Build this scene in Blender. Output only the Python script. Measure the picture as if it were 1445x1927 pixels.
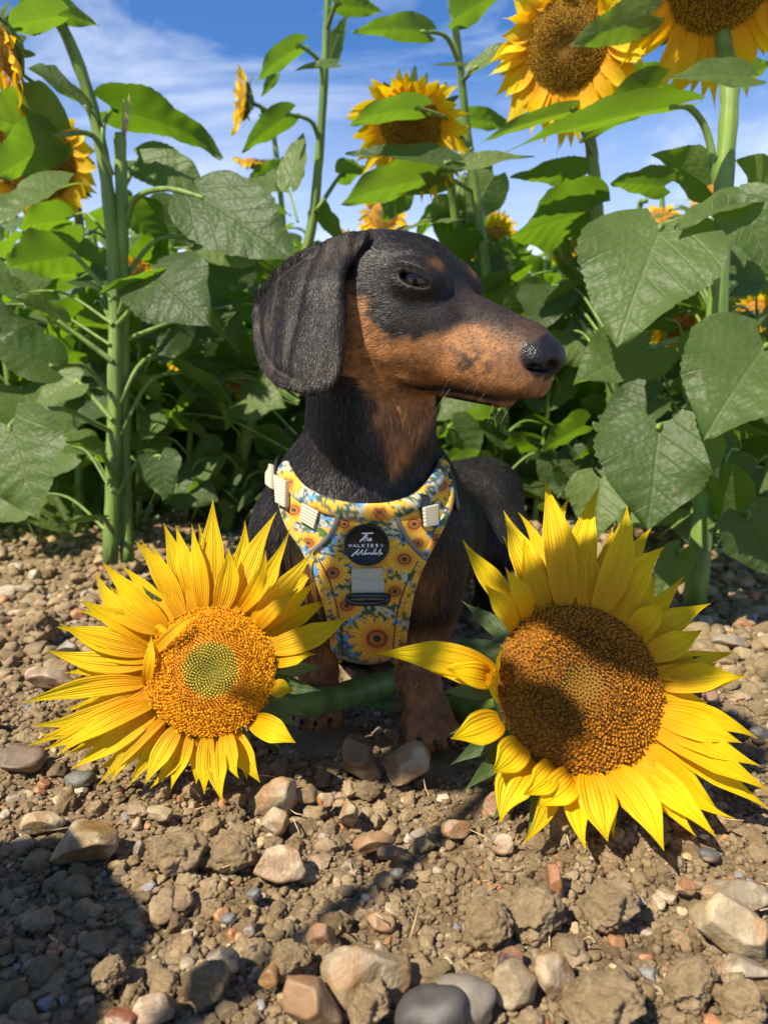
import bpy, bmesh, math
import numpy as np
from mathutils import Vector, Matrix, noise as mnoise

# ---------------------------------------------------------------- camera, world, sun
S = bpy.context.scene
COL = S.collection
for o in list(bpy.data.objects):
    bpy.data.objects.remove(o)
CAM_H, PITCH, FPX, CX, CY = 0.25, math.radians(10.3), 1447.0, 722.5, 963.5
cam_d = bpy.data.cameras.new('camera')
cam = bpy.data.objects.new('camera', cam_d); COL.objects.link(cam)
cam.location = (0, 0, CAM_H)
cam.rotation_euler = (math.pi/2 - PITCH, 0, 0)
cam_d.sensor_fit = 'VERTICAL'; cam_d.sensor_height = 36.0
cam_d.lens = 36.0*FPX/1927.0
cam_d.clip_start = 0.01; cam_d.clip_end = 500
cam_d.dof.use_dof = True; cam_d.dof.focus_distance = 0.455; cam_d.dof.aperture_fstop = 11.0
S.camera = cam

SUN = Vector((-0.47, -0.44, 0.77)).normalized()         # towards the sun
sun_d = bpy.data.lights.new('sun', 'SUN'); sun_d.energy = 5.0; sun_d.angle = math.radians(0.53)
sun_d.color = (1.0, 0.91, 0.74)
sun = bpy.data.objects.new('sun', sun_d); COL.objects.link(sun)
sun.rotation_euler = SUN.to_track_quat('Z', 'Y').to_euler()
sun.location = (-3, -2, 5)

W = bpy.data.worlds.new('World'); S.world = W; W.use_nodes = True
nt = W.node_tree; nt.nodes.clear()
def N(nt, t, **k):
    n = nt.nodes.new(t)
    for a, b in k.items():
        if a == 'ins':
            for kk, vv in b.items(): n.inputs[kk].default_value = vv
        else: setattr(n, a, b)
    return n
def L(nt, a, b): nt.links.new(a, b)
out = N(nt, 'ShaderNodeOutputWorld'); bg = N(nt, 'ShaderNodeBackground')
sky = N(nt, 'ShaderNodeTexSky'); sky.sky_type = 'NISHITA'; sky.sun_disc = False
sky.sun_elevation = math.asin(SUN.z); sky.sun_rotation = math.atan2(SUN.x, SUN.y)
sky.air_density = 1.0; sky.dust_density = 0.3; sky.ozone_density = 3.0
tc = N(nt, 'ShaderNodeTexCoord')
mp = N(nt, 'ShaderNodeMapping'); mp.inputs['Scale'].default_value = (1.0, 1.0, 3.2); mp.inputs['Rotation'].default_value = (0.35, 0.25, 0.4)
n1 = N(nt, 'ShaderNodeTexNoise', ins={'Scale': 2.3, 'Detail': 9.0, 'Roughness': 0.58, 'Distortion': 0.7})
cr = N(nt, 'ShaderNodeValToRGB'); cr.color_ramp.elements[0].position = 0.50; cr.color_ramp.elements[1].position = 0.86
sp = N(nt, 'ShaderNodeSeparateXYZ')
mr = N(nt, 'ShaderNodeMapRange', ins={'From Min': 0.34, 'From Max': 0.03, 'To Min': 0.0, 'To Max': 0.75})
ad = N(nt, 'ShaderNodeMath', operation='ADD', use_clamp=True)
mx = N(nt, 'ShaderNodeMix', data_type='RGBA'); mx.inputs[7].default_value = (11.5, 12.2, 13.6, 1)
tint = N(nt, 'ShaderNodeMix', data_type='RGBA', blend_type='MULTIPLY'); tint.inputs[0].default_value = 1.0
tint.inputs[7].default_value = (0.66, 1.10, 1.62, 1)
L(nt, tc.outputs['Generated'], mp.inputs[0]); L(nt, mp.outputs[0], n1.inputs[0]); L(nt, n1.outputs[0], cr.inputs[0])
L(nt, tc.outputs['Generated'], sp.inputs[0]); L(nt, sp.outputs[2], mr.inputs[0])
L(nt, cr.outputs[0], ad.inputs[0]); L(nt, mr.outputs[0], ad.inputs[1])
L(nt, sky.outputs[0], tint.inputs[6]); L(nt, tint.outputs[2], mx.inputs[6]); L(nt, ad.outputs[0], mx.inputs[0])
L(nt, mx.outputs[2], bg.inputs[0]); bg.inputs[1].default_value = 0.056
L(nt, bg.outputs[0], out.inputs[0])
S.view_settings.view_transform = 'Standard'; S.view_settings.look = 'None'
S.view_settings.exposure = 0.85; S.view_settings.gamma = 1.0
S.render.engine = 'CYCLES'
S.cycles.max_bounces = 6; S.cycles.diffuse_bounces = 3; S.cycles.glossy_bounces = 2
S.cycles.transmission_bounces = 4; S.cycles.transparent_max_bounces = 6
try: S.cycles.use_denoising = True
except Exception: pass

# ---------------------------------------------------------------- helpers
cp, sp_ = math.cos(PITCH), math.sin(PITCH)
CAM = np.array([0, 0, CAM_H]); FW = np.array([0, cp, -sp_]); UPV = np.array([0, sp_, cp]); RT = np.array([1., 0, 0])
def P(px, py, d):
    """photograph pixel + depth -> world point"""
    px, py, d = np.broadcast_arrays(np.asarray(px, float), np.asarray(py, float), np.asarray(d, float))
    r = FW + (px[..., None]-CX)/FPX*RT + (CY-py[..., None])/FPX*UPV
    return CAM + d[..., None]*r
def G(px, py, z=0.0):
    r = FW + (px-CX)/FPX*RT + (CY-py)/FPX*UPV
    return CAM + r*((z-CAM_H)/r[2])
def proj(p):
    q = np.asarray(p) - CAM; d = q@FW
    return CX + FPX*(q@RT)/d, CY - FPX*(q@UPV)/d, d
def nrm(v):
    v = np.asarray(v, float); return v/np.maximum(np.linalg.norm(v, axis=-1, keepdims=True), 1e-12)

def mesh_np(name, V, F, mat=None, parent=None, smooth=True, cols=None, uv=None, loc=None, mats=None, midx=None, attrs=None):
    """numpy verts and faces (quads or tris, a list of arrays allowed) -> one mesh object"""
    V = np.asarray(V, np.float32)
    if loc is not None: V = V - np.asarray(loc, np.float32)
    if not isinstance(F, (list, tuple)): F = [F]
    F = [np.asarray(f, np.int32) for f in F if len(f)]
    me = bpy.data.meshes.new(name)
    me.vertices.add(len(V)); me.vertices.foreach_set('co', V.ravel())
    li = np.concatenate([f.ravel() for f in F]); n = sum(len(f) for f in F)
    tot = np.concatenate([np.full(len(f), f.shape[1], np.int32) for f in F])
    st = np.concatenate([[0], np.cumsum(tot)[:-1]]).astype(np.int32)
    me.loops.add(len(li)); me.loops.foreach_set('vertex_index', li)
    me.polygons.add(n); me.polygons.foreach_set('loop_start', st); me.polygons.foreach_set('loop_total', tot)
    if midx is not None: me.polygons.foreach_set('material_index', np.asarray(midx, np.int32))
    me.polygons.foreach_set('use_smooth', np.full(n, bool(smooth)))
    me.update(calc_edges=True)
    if cols is not None:
        c = np.ones((len(V), 4), np.float32); c[:, :3] = cols
        a = me.color_attributes.new('col', 'FLOAT_COLOR', 'POINT'); a.data.foreach_set('color', c.ravel())
    if uv is not None:
        u = me.uv_layers.new(name='UVMap'); u.data.foreach_set('uv', np.asarray(uv, np.float32)[li].ravel())
    if attrs:
        for k, v in attrs.items():
            a = me.attributes.new(k, 'FLOAT', 'POINT'); a.data.foreach_set('value', np.asarray(v, np.float32))
    for m in (mats or ([mat] if mat else [])): me.materials.append(m)
    ob = bpy.data.objects.new(name, me); COL.objects.link(ob)
    if loc is not None and parent is None: ob.location = loc
    if parent is not None: ob.parent = parent
    return ob
def thing(name, label, cat, loc=(0, 0, 0), group=None):
    o = bpy.data.objects.new(name, None); COL.objects.link(o); o.location = loc; o.empty_display_size = 0.02
    o['label'] = label; o['category'] = cat
    if group: o['group'] = group
    return o
def tag(o, label=None, cat=None, group=None, kind=None):
    if label: o['label'] = label
    if cat: o['category'] = cat
    if group: o['group'] = group
    if kind: o['kind'] = kind
    return o
def put(o, root):
    """part whose mesh is in world coordinates, root is an unrotated empty"""
    o.parent = root; o.matrix_parent_inverse = Matrix.Translation(-Vector(root.location)); return o

def vhash(i, s=0):
    i = np.asarray(i).astype(np.int64)
    h = (i*374761393 + s*668265263 + 1442695041) & 0xffffffff
    h = ((h ^ (h >> 13))*1274126177) & 0xffffffff
    return ((h ^ (h >> 16)) & 0xffffff)/float(0xffffff)
def vnoise(p, s=0):
    """value noise, p (...,3) -> 0..1"""
    p = np.asarray(p, float); i = np.floor(p).astype(np.int64); f = p-i; f = f*f*(3-2*f)
    r = 0
    for dx in (0, 1):
        for dy in (0, 1):
            for dz in (0, 1):
                w = (f[..., 0] if dx else 1-f[..., 0])*(f[..., 1] if dy else 1-f[..., 1])*(f[..., 2] if dz else 1-f[..., 2])
                h = vhash((i[..., 0]+dx)*73856093 ^ (i[..., 1]+dy)*19349663 ^ (i[..., 2]+dz)*83492791, s)
                r = r + w*h
    return r
def fbm(p, o=4, s=0, g=0.5):
    a, r, t = 1.0, 0, 0
    for k in range(o):
        r = r + a*vnoise(np.asarray(p)*(2.03**k), s+k); t += a; a *= g
    return r/t
def sstep(a, b, x):
    t = np.clip((x-a)/(b-a), 0, 1); return t*t*(3-2*t)
def mixc(a, b, t):
    return np.asarray(a)*(1-t[..., None]) + np.asarray(b)*t[..., None]
def catmull(pts, n):
    pts = np.asarray(pts, float); m = len(pts)
    q = np.vstack([2*pts[0]-pts[1], pts, 2*pts[-1]-pts[-2]])
    t = np.linspace(0, m-1, n); i = np.minimum(t.astype(int), m-2); f = (t-i)[:, None]
    a, b, c, d = q[i], q[i+1], q[i+2], q[i+3]
    return 0.5*((2*b)+(-a+c)*f+(2*a-5*b+4*c-d)*f*f+(-a+3*b-3*c+d)*f**3)
def tube(pts, rad, k=10, cap=True, flat=1.0, side=None, phase=0.0):
    """swept tube: returns V,F (rad scalar or per point)"""
    pts = np.asarray(pts, float); n = len(pts); rad = np.broadcast_to(np.asarray(rad, float), (n,))
    T = nrm(np.gradient(pts, axis=0))
    a = np.array(side if side is not None else [0.3, 0.2, 0.9]); U = []
    u = a
    for i in range(n):
        u = u - T[i]*(u@T[i])
        if np.linalg.norm(u) < 1e-6: u = np.cross(T[i], [1, 0, 0.1])
        u = u/np.linalg.norm(u); U.append(u)
    U = np.array(U); B = np.cross(T, U)
    th = np.linspace(0, 2*np.pi, k, endpoint=False)+phase
    V = pts[:, None]+rad[:, None, None]*(np.cos(th)[None, :, None]*U[:, None]*flat+np.sin(th)[None, :, None]*B[:, None])
    V = V.reshape(-1, 3); i = np.arange(n-1)[:, None]*k; j = np.arange(k)[None]; j2 = (j+1) % k
    F = np.stack([i+j, i+j2, i+k+j2, i+k+j], -1).reshape(-1, 4)
    Fs = [F]
    if cap:
        V = np.vstack([V, pts[0], pts[-1]]); j = np.arange(k); b = (n-1)*k
        Fs.append(np.vstack([np.stack([np.full(k, n*k), (j+1) % k, j], -1), np.stack([np.full(k, n*k+1), b+j, b+(j+1) % k], -1)]))
    return V, Fs
def merge(parts):
    """list of (V, F or [F..]) -> V, [quads, tris]"""
    Vs, q, t, o = [], [], [], 0
    for V, F in parts:
        for f in (F if isinstance(F, (list, tuple)) else [F]):
            f = np.asarray(f)
            if len(f) == 0: continue
            (q if f.shape[1] == 4 else t).append(f+o)
        Vs.append(V); o += len(V)
    r = []
    if q: r.append(np.vstack(q))
    if t: r.append(np.vstack(t))
    return np.vstack(Vs), r
def inpoly(x, y, poly):
    poly = np.asarray(poly, float); c = np.zeros(x.shape, bool); n = len(poly); j = n-1
    for i in range(n):
        xi, yi = poly[i]; xj, yj = poly[j]
        if yi != yj:
            c ^= ((yi > y) != (yj > y)) & (x < (xj-xi)*(y-yi)/(yj-yi)+xi)
        j = i
    return c
def sdpoly(x, y, poly):
    """signed distance to a polygon, negative inside"""
    poly = np.asarray(poly, float); d = np.full(x.shape, 1e9); n = len(poly)
    for i in range(n):
        a = poly[i]; b = poly[(i+1) % n]; e = b-a
        t = np.clip(((x-a[0])*e[0]+(y-a[1])*e[1])/(e@e+1e-20), 0, 1)
        d = np.minimum(d, (x-a[0]-t*e[0])**2+(y-a[1]-t*e[1])**2)
    return np.sqrt(d)*np.where(inpoly(x, y, poly), -1, 1)

def principled(name, **k):
    m = bpy.data.materials.new(name); m.use_nodes = True
    b = m.node_tree.nodes['Principled BSDF']
    for a, v in k.items():
        b.inputs[a.replace('_', ' ')].default_value = v
    return m, m.node_tree, b
# ---------------------------------------------------------------- the dog: one implicit surface
def smin(a, b, k):
    h = np.clip(0.5+0.5*(b-a)/k, 0, 1); return b*(1-h)+a*h-k*h*(1-h)
def smax(a, b, k): return -smin(-a, -b, k)
def rcone(p, a, b, r1, r2):
    a = np.asarray(a, float); b = np.asarray(b, float); ab = b-a
    t = np.clip(((p-a)@ab)/(ab@ab), 0, 1)
    return np.linalg.norm(p-a-t[:, None]*ab, axis=1)-(r1+(r2-r1)*t)
def elli(p, c, r, M=None):
    q = p-np.asarray(c, float)
    if M is not None: q = q@M
    r = np.asarray(r, float); k0 = np.linalg.norm(q/r, axis=1); k1 = np.linalg.norm(q/(r*r), axis=1)
    return k0*(k0-1)/np.maximum(k1, 1e-9)

HO = P(741, 562, 0.478)                                  # middle of the skull
HF = nrm([0.81, -0.52, -0.185])                           # where the muzzle points
HS = nrm(np.cross([0, 0, 1.0], HF)*-1); HS = nrm(HS-HF*(HS@HF))   # towards the camera side
HU = np.cross(HS, HF)
if HU[2] < 0: HU = -HU
HK = 0.01*1.0                                           # one head unit in metres
def hl(p): q = (p-HO)/HK; return np.stack([q@HF, q@HS, q@HU], -1)
def hw(f, s, u): return HO+HK*(f*HF+s*HS+u*HU)

# ear flap on the camera side, outline taken over from its measured corners
EAR_PX = [(692,428),(672,426),(640,440),(600,461),(545,490),(492,526),(457,564),(463,605),(475,655),(494,696),(520,722),(550,740),(582,749),
          (612,748),(638,734),(654,705),(661,660),(664,610),(663,560),(662,520),(672,480),(690,450)]
EN = nrm([-0.40, -0.90, 0.27]); EO = P(610, 600, 0.450)
EU = nrm(np.cross([0, 0, 1.0], EN)); EV = np.cross(EN, EU)
def ear_uv_from_px(px, py):
    r = FW+(px-CX)/FPX*RT+(CY-py)/FPX*UPV
    t = ((EO-CAM)@EN)/(r@EN); q = CAM+t*r-EO; return q@EU, q@EV
EAR_UV = np.array([ear_uv_from_px(*p) for p in EAR_PX])
EAR_UV = catmull(np.vstack([EAR_UV, EAR_UV[:1]]), 67)[:-1]
def ear_sdf(p):
    q = p-EO; u, v, w = q@EU, q@EV, q@EN
    bend = 0.010-7.5*(u+0.002)**2-2.2*(v+0.012)**2*np.where(v < 0, 1, 0.3)
    bend = bend-0.26*np.maximum(v-0.022, 0)               # top folds towards the skull
    bend = bend+(fbm(np.stack([u*45+v*6, v*14, 0*u], -1), 2, 91)-0.5)*0.0060*sstep(0.035, 0.0, v)
    bend = bend-0.0022*np.exp(-((u-0.020+v*0.10)/0.0035)**2)*sstep(-0.045, -0.01, v)-0.0012*np.exp(-((u+0.012-v*0.12)/0.003)**2)*sstep(-0.05, -0.02, v)
    d2 = sdpoly(u, v, EAR_UV)
    rim = 0.0022*np.exp(-((d2+0.0030)/0.0022)**2)*sstep(0.0, -0.02, u)-0.0016*np.exp(-((d2+0.0085)/0.0022)**2)*sstep(0.0, -0.02, u)  # turned back edge
    th = 0.0023
    w = w-bend-rim
    a = np.maximum(d2+th*1.2, 0); b = np.maximum(np.abs(w)-th*0.25, 0)
    return np.sqrt(a*a+b*b)-th*0.85+np.minimum(np.maximum(d2+th, np.abs(w)-th), 0)*0

JAW = [(4.0,-4.3),(6.5,-4.35),(9.3,-3.95)]
EYE = np.array([3.2, 2.62, 1.12])
MOUTH = lambda f: -4.62+0.10*np.cos((f-6.0)*1.1)+0.075*(f-5)+0.05*np.maximum(f-8, 0)
def head_sdf(p):
    q = hl(p); f, s, u = q[:, 0], q[:, 1], q[:, 2]; a = np.stack([f, np.abs(s), u], -1); sa = a[:, 1]
    d = elli(a, (-0.8, 0, 0.2), (4.7, 3.7, 3.75))
    d = smin(d, elli(a, (1.4, 0, 0.6), (3.1, 3.0, 3.1)), 1.0)
    d = smin(d, elli(a, (0.2, 1.9, -2.0), (2.9, 2.0, 2.6)), 1.3)          # cheeks
    d = smin(d, elli(a, (2.9, 1.75, -0.5), (2.6, 1.35, 1.5)), 1.0)
    d = smin(d, elli(a, (2.8, 2.1, 1.5), (1.6, 1.2, 1.3)), 0.85)       # brow and orbit
    d = smin(d, rcone(a, (2.8, 0, -0.30), (9.5, 0, -1.30), 2.0, 1.30), 1.0)  # bridge
    d = smin(d, rcone(a, (2.4, 0.95, -2.35), (9.0, 0.6, -2.35), 2.4, 1.5), 1.3) # muzzle side
    d = smin(d, rcone(a, (6.4, 0.95, -2.9), (9.7, 0.72, -3.15), 1.65, 1.15), 0.6) # flews
    jaw = rcone(a, (-0.6, 0.8, -3.8), (8.4, 0.3, -4.2), 1.5, 0.80)
    d = smin(d, jaw, 0.42)
    g = np.abs(u-MOUTH(f))
    groove = 0.34*np.exp(-(g/0.14)**2)*sstep(2.6, 3.2, f)*sstep(10.6, 10.0, f)*sstep(0.35, 0.8, sa)
    d = d+groove
    d = d-0.24*np.exp(-(((f-3.2)/0.75)**2+((u+4.45)/0.34)**2))*sstep(0.8, 1.4, sa)   # lip corner
    # nose leather
    n = elli(a, (9.95, 0.0, -1.72), (1.7, 1.46, 1.30))
    n = smin(n, elli(a, (9.75, 0.98, -1.95), (1.45, 0.84, 1.06)), 0.3)
    d = smin(d, n, 0.22)
    d = smax(d, -elli(a, (11.2, 0.78, -2.15), (0.62, 0.42, 0.40)), 0.18)
    d = smax(d, -elli(a, (10.75, 1.38, -2.32), (0.72, 0.42, 0.20)), 0.15)
    d = d+0.16*np.exp(-(s/0.10)**2)*sstep(9.4, 10.2, f)*sstep(-1.9, -2.3, u)
    # eye opening and lids
    e = elli(a, EYE+np.array([0, 0.55, 0]), (1.18, 1.1, 1.02)); d = smin(d, elli(a, EYE, (1.25, 0.84, 0.80)), 0.9)
    sk = (f-EYE[0])*-0.16+0.10
    al = np.sqrt(((f-EYE[0])/0.92)**2+((u-EYE[2]+0.0-sk)/0.31)**2)-1
    ins = smax(al*0.38, -(sa-EYE[1]+0.2), 0.1)
    d = smax(d, -ins, 0.12)
    d = d-0.20*np.exp(-(((f-EYE[0]+0.2)/1.4)**2+((u-EYE[2]-0.85-sk+0.16*(f-EYE[0])**2)/0.24)**2))*sstep(1.4, 2.2, sa)
    d = d+0.10*np.exp(-(((f-EYE[0])/1.3)**2+((u-EYE[2]-1.25-sk+0.16*(f-EYE[0])**2)/0.2)**2))*sstep(1.4, 2.2, sa)
    d = d-0.10*np.exp(-(((f-0.9)/0.5)**2+((u+2.9)/0.5)**2))*sstep(1.4, 2.2, sa)      # cheek wart
    return d*HK

NB = P(700, 985, 0.505)                                  # chest middle
CH = {
 'chest':   P(690, 1010, 0.540), 'chest2': P(690, 1120, 0.535), 'chestl': P(600, 990, 0.545), 'chestr': P(780, 990, 0.545),
 'neck1':   P(700, 690, 0.500), 'neck2': P(690, 880, 0.530),
 'sl': P(552, 1005, 0.555), 'sr': P(796, 1010, 0.560),
 'el': P(582, 1120, 0.552), 'er': P(800, 1130, 0.550), 'wl': P(598, 1260, 0.553), 'wr': P(786, 1272, 0.537),
 'mid': P(768, 1010, 0.68), 'rump': P(832, 1000, 0.78), 'hip': P(846, 1010, 0.78)}
PAWS = [(np.array(G(600, 1372)), CH['wl'], -0.25), (np.array(G(806, 1408)), CH['wr'], 0.35)]
def body_sdf(p):
    c = CH
    d = rcone(p, c['neck1'], c['neck2'], 0.040, 0.0425)
    d = smin(d, rcone(p, P(640, 930, 0.555), P(745, 930, 0.555), 0.040, 0.036), 0.03)
    d = smin(d, elli(p, c['chest'], (0.066, 0.050, 0.064)), 0.028)
    d = smin(d, elli(p, c['chest2']+np.array([0, 0.012, 0]), (0.040, 0.045, 0.050)), 0.025)
    d = smin(d, rcone(p, c['sl'], c['el'], 0.030, 0.024), 0.022)
    d = smin(d, rcone(p, c['sr'], c['er'], 0.030, 0.024), 0.022)
    d = smin(d, rcone(p, c['chest']+np.array([0.0, 0.04, 0.0]), c['mid'], 0.058, 0.056), 0.04)
    d = smin(d, rcone(p, c['mid'], c['rump'], 0.056, 0.053), 0.04)
    hx = c['hip'][0]; hy = c['hip'][1]
    for sx in (-1, 1):
        h = np.array([hx+sx*0.032, hy, 0.125]); kn = np.array([hx+sx*0.042, hy-0.045, 0.088])
        hk = np.array([hx+sx*0.040, hy+0.020, 0.045]); ft = np.array([hx+sx*0.040, hy-0.005, 0.016])
        d = smin(d, rcone(p, h, kn, 0.042, 0.028), 0.025)
        d = smin(d, rcone(p, kn, hk, 0.026, 0.014), 0.012)
        d = smin(d, rcone(p, hk, ft, 0.013, 0.013), 0.008)
        d = smin(d, rcone(p, ft, ft+np.array([0, -0.03, -0.004]), 0.014, 0.010), 0.008)
    tl = c['rump']+np.array([0.01, 0.05, 0.02])
    d = smin(d, rcone(p, tl, tl+np.array([0.03, 0.10, -0.03]), 0.018, 0.010), 0.02)
    d = smin(d, rcone(p, tl+np.array([0.03, 0.10, -0.03]), tl+np.array([0.05, 0.20, -0.02]), 0.010, 0.004), 0.008)
    for (g, w, yaw) in PAWS:
        e = c['el'] if w is c['wl'] else c['er']
        d = smin(d, rcone(p, e, w, 0.019, 0.0140), 0.012)
        ank = g+np.array([0, 0.018, 0.022])
        d = smin(d, rcone(p, w, ank, 0.0140, 0.0135), 0.004)
        fx = np.array([math.sin(yaw), -math.cos(yaw), 0]); sx = np.array([math.cos(yaw), math.sin(yaw), 0])
        pad = g+np.array([0, 0.010, 0.013])
        d = smin(d, elli(p, pad, (0.0175, 0.020, 0.014)), 0.010)
        for k, (so, fo) in enumerate(((-0.0135, 0.010), (-0.005, 0.018), (0.005, 0.018), (0.0135, 0.010))):
            t0 = pad+sx*so*0.7+fx*0.004+np.array([0, 0, 0.002]); t1 = pad+sx*so+fx*fo+np.array([0, 0, -0.0035])
            d = smin(d, rcone(p, t0, t1, 0.0072, 0.0064), 0.0022)
    return d
def dog_sdf(p):
    out = np.empty(len(p))
    for i in range(0, len(p), 400000):
        q = p[i:i+400000]
        b = body_sdf(q)
        r = b
        near = (np.linalg.norm(q-HO, axis=1) < 0.20)
        if near.any():
            qq = q[near]; h = head_sdf(qq)
            d = smin(b[near], h, 0.012)
            d = smin(d, rcone(qq, hw(-1.5, 0, -2.2), P(705, 800, 0.512), 0.034, 0.037), 0.012)
            e = ear_sdf(qq); d = smin(d, e, 0.0035)
            # far ear, mostly hidden by the skull
            m = hl(qq); m[:, 1] *= -1; 
            fe = ear_sdf(HO+HK*(m[:, :1]*HF+m[:, 1:2]*HS+m[:, 2:3]*HU)); d = smin(d, fe, 0.0035)
            r[near] = d
        out[i:i+400000] = r
    return out
def sdf_mesh(fn, lo, hi, h, B=6):
    lo = np.array(lo, float); n = np.ceil((np.array(hi)-lo)/h/B).astype(int)
    c = np.stack(np.meshgrid(*[np.arange(k) for k in n], indexing='ij'), -1).reshape(-1, 3)
    dc = fn(lo+(c+0.5)*B*h)
    act = c[np.abs(dc) < B*h*1.25]
    D = np.where(dc.reshape(n) > 0, 1.0, -1.0).astype(np.float32)
    D = D.repeat(B, 0).repeat(B, 1).repeat(B, 2)
    loc = np.stack(np.meshgrid(*[np.arange(B)]*3, indexing='ij'), -1).reshape(-1, 3)
    idx = (act[:, None]*B+loc[None]).reshape(-1, 3)
    D[idx[:, 0], idx[:, 1], idx[:, 2]] = fn(lo+idx*h)
    s = D < 0
    cnt = np.zeros(tuple(np.array(D.shape)-1), np.int8)
    for dx in (0, 1):
        for dy in (0, 1):
            for dz in (0, 1):
                cnt += s[dx:D.shape[0]-1+dx, dy:D.shape[1]-1+dy, dz:D.shape[2]-1+dz]
    cells = np.argwhere((cnt > 0) & (cnt < 8))
    vid = np.full(cnt.shape, -1, np.int32); vid[cells[:, 0], cells[:, 1], cells[:, 2]] = np.arange(len(cells))
    acc = np.zeros((len(cells), 3)); num = np.zeros(len(cells))
    cor = [(x, y, z) for x in (0, 1) for y in (0, 1) for z in (0, 1)]
    for a in cor:
        for ax in range(3):
            if a[ax]: continue
            b = list(a); b[ax] = 1
            da = D[cells[:, 0]+a[0], cells[:, 1]+a[1], cells[:, 2]+a[2]]; db = D[cells[:, 0]+b[0], cells[:, 1]+b[1], cells[:, 2]+b[2]]
            m = (da < 0) != (db < 0); t = da/(da-db+1e-20)
            pt = np.tile(np.array(a, float), (len(cells), 1)); pt[:, ax] += t
            acc[m] += pt[m]; num[m] += 1
    V = lo+(cells+acc/num[:, None])*h
    Fs = []
    for ax in range(3):
        sl0 = [slice(None)]*3; sl1 = [slice(None)]*3; sl0[ax] = slice(0, -1); sl1[ax] = slice(1, None)
        ch = s[tuple(sl0)] != s[tuple(sl1)]
        e = np.argwhere(ch); b, c2 = [(1, 2), (2, 0), (0, 1)][ax]
        ok = (e[:, b] > 0) & (e[:, c2] > 0) & (e[:, b] < cnt.shape[b]) & (e[:, c2] < cnt.shape[c2]); e = e[ok]
        def vv(db, dc):
            q = e.copy(); q[:, b] -= db; q[:, c2] -= dc; return vid[q[:, 0], q[:, 1], q[:, 2]]
        f = np.stack([vv(1, 1), vv(0, 1), vv(0, 0), vv(1, 0)], -1)
        flip = ~s[e[:, 0], e[:, 1], e[:, 2]]
        f[flip] = f[flip][:, ::-1]; Fs.append(f)
    F = np.vstack(Fs); F = F[(F >= 0).all(1)]
    return V, F
def sdf_grad(fn, p, e=4e-4):
    g = np.stack([fn(p+np.eye(3)[i]*e)-fn(p-np.eye(3)[i]*e) for i in range(3)], -1); return nrm(g)
def trace(fn, px, py, d0=0.36, n=60, dmax=1.1):
    px = np.asarray(px, float); py = np.asarray(py, float)
    r = nrm(FW+(px[:, None]-CX)/FPX*RT+(CY-py[:, None])/FPX*UPV); t = np.full(len(px), d0)
    for i in range(n): t = np.minimum(t+fn(CAM+t[:, None]*r)*0.85, dmax)
    return CAM+t[:, None]*r, np.abs(fn(CAM+t[:, None]*r)) < 0.001
# ---------------------------------------------------------------- dog: coat, eyes, fur, whiskers
DOG_H = 0.0014
DV, DF = sdf_mesh(dog_sdf, (-0.13, 0.36, -0.012), (0.30, 1.08, 0.37), DOG_H)
DN = sdf_grad(dog_sdf, DV); DV = DV-DN*dog_sdf(DV)[:, None]
def xz(pts, d=0.48): return [(float(q[0]), float(q[2])) for q in [P(a, b, d) for a, b in pts]]
TAN_HEAD = [(-0.9,0.3),(0.1,-0.1),(0.95,-0.3),(1.3,-1.2),(1.75,-1.85),(2.6,-2.25),(4.1,-2.0),(5.4,-1.5),(6.2,-0.7),(7.4,-0.2),(8.8,-0.5),(10.0,-0.9),(12.5,-1.5),(12.5,-7),(1.5,-7),(-1.2,-4),(-1.2,-1.5)]
TAN_NECK = xz([(660,610),(682,700),(704,790),(722,850),(741,888),(756,872),(790,826),(822,770),(850,720),(760,640)])
BLK, TAN = np.array([0.008, 0.0065, 0.006]), np.array([0.36, 0.158, 0.055])
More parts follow.
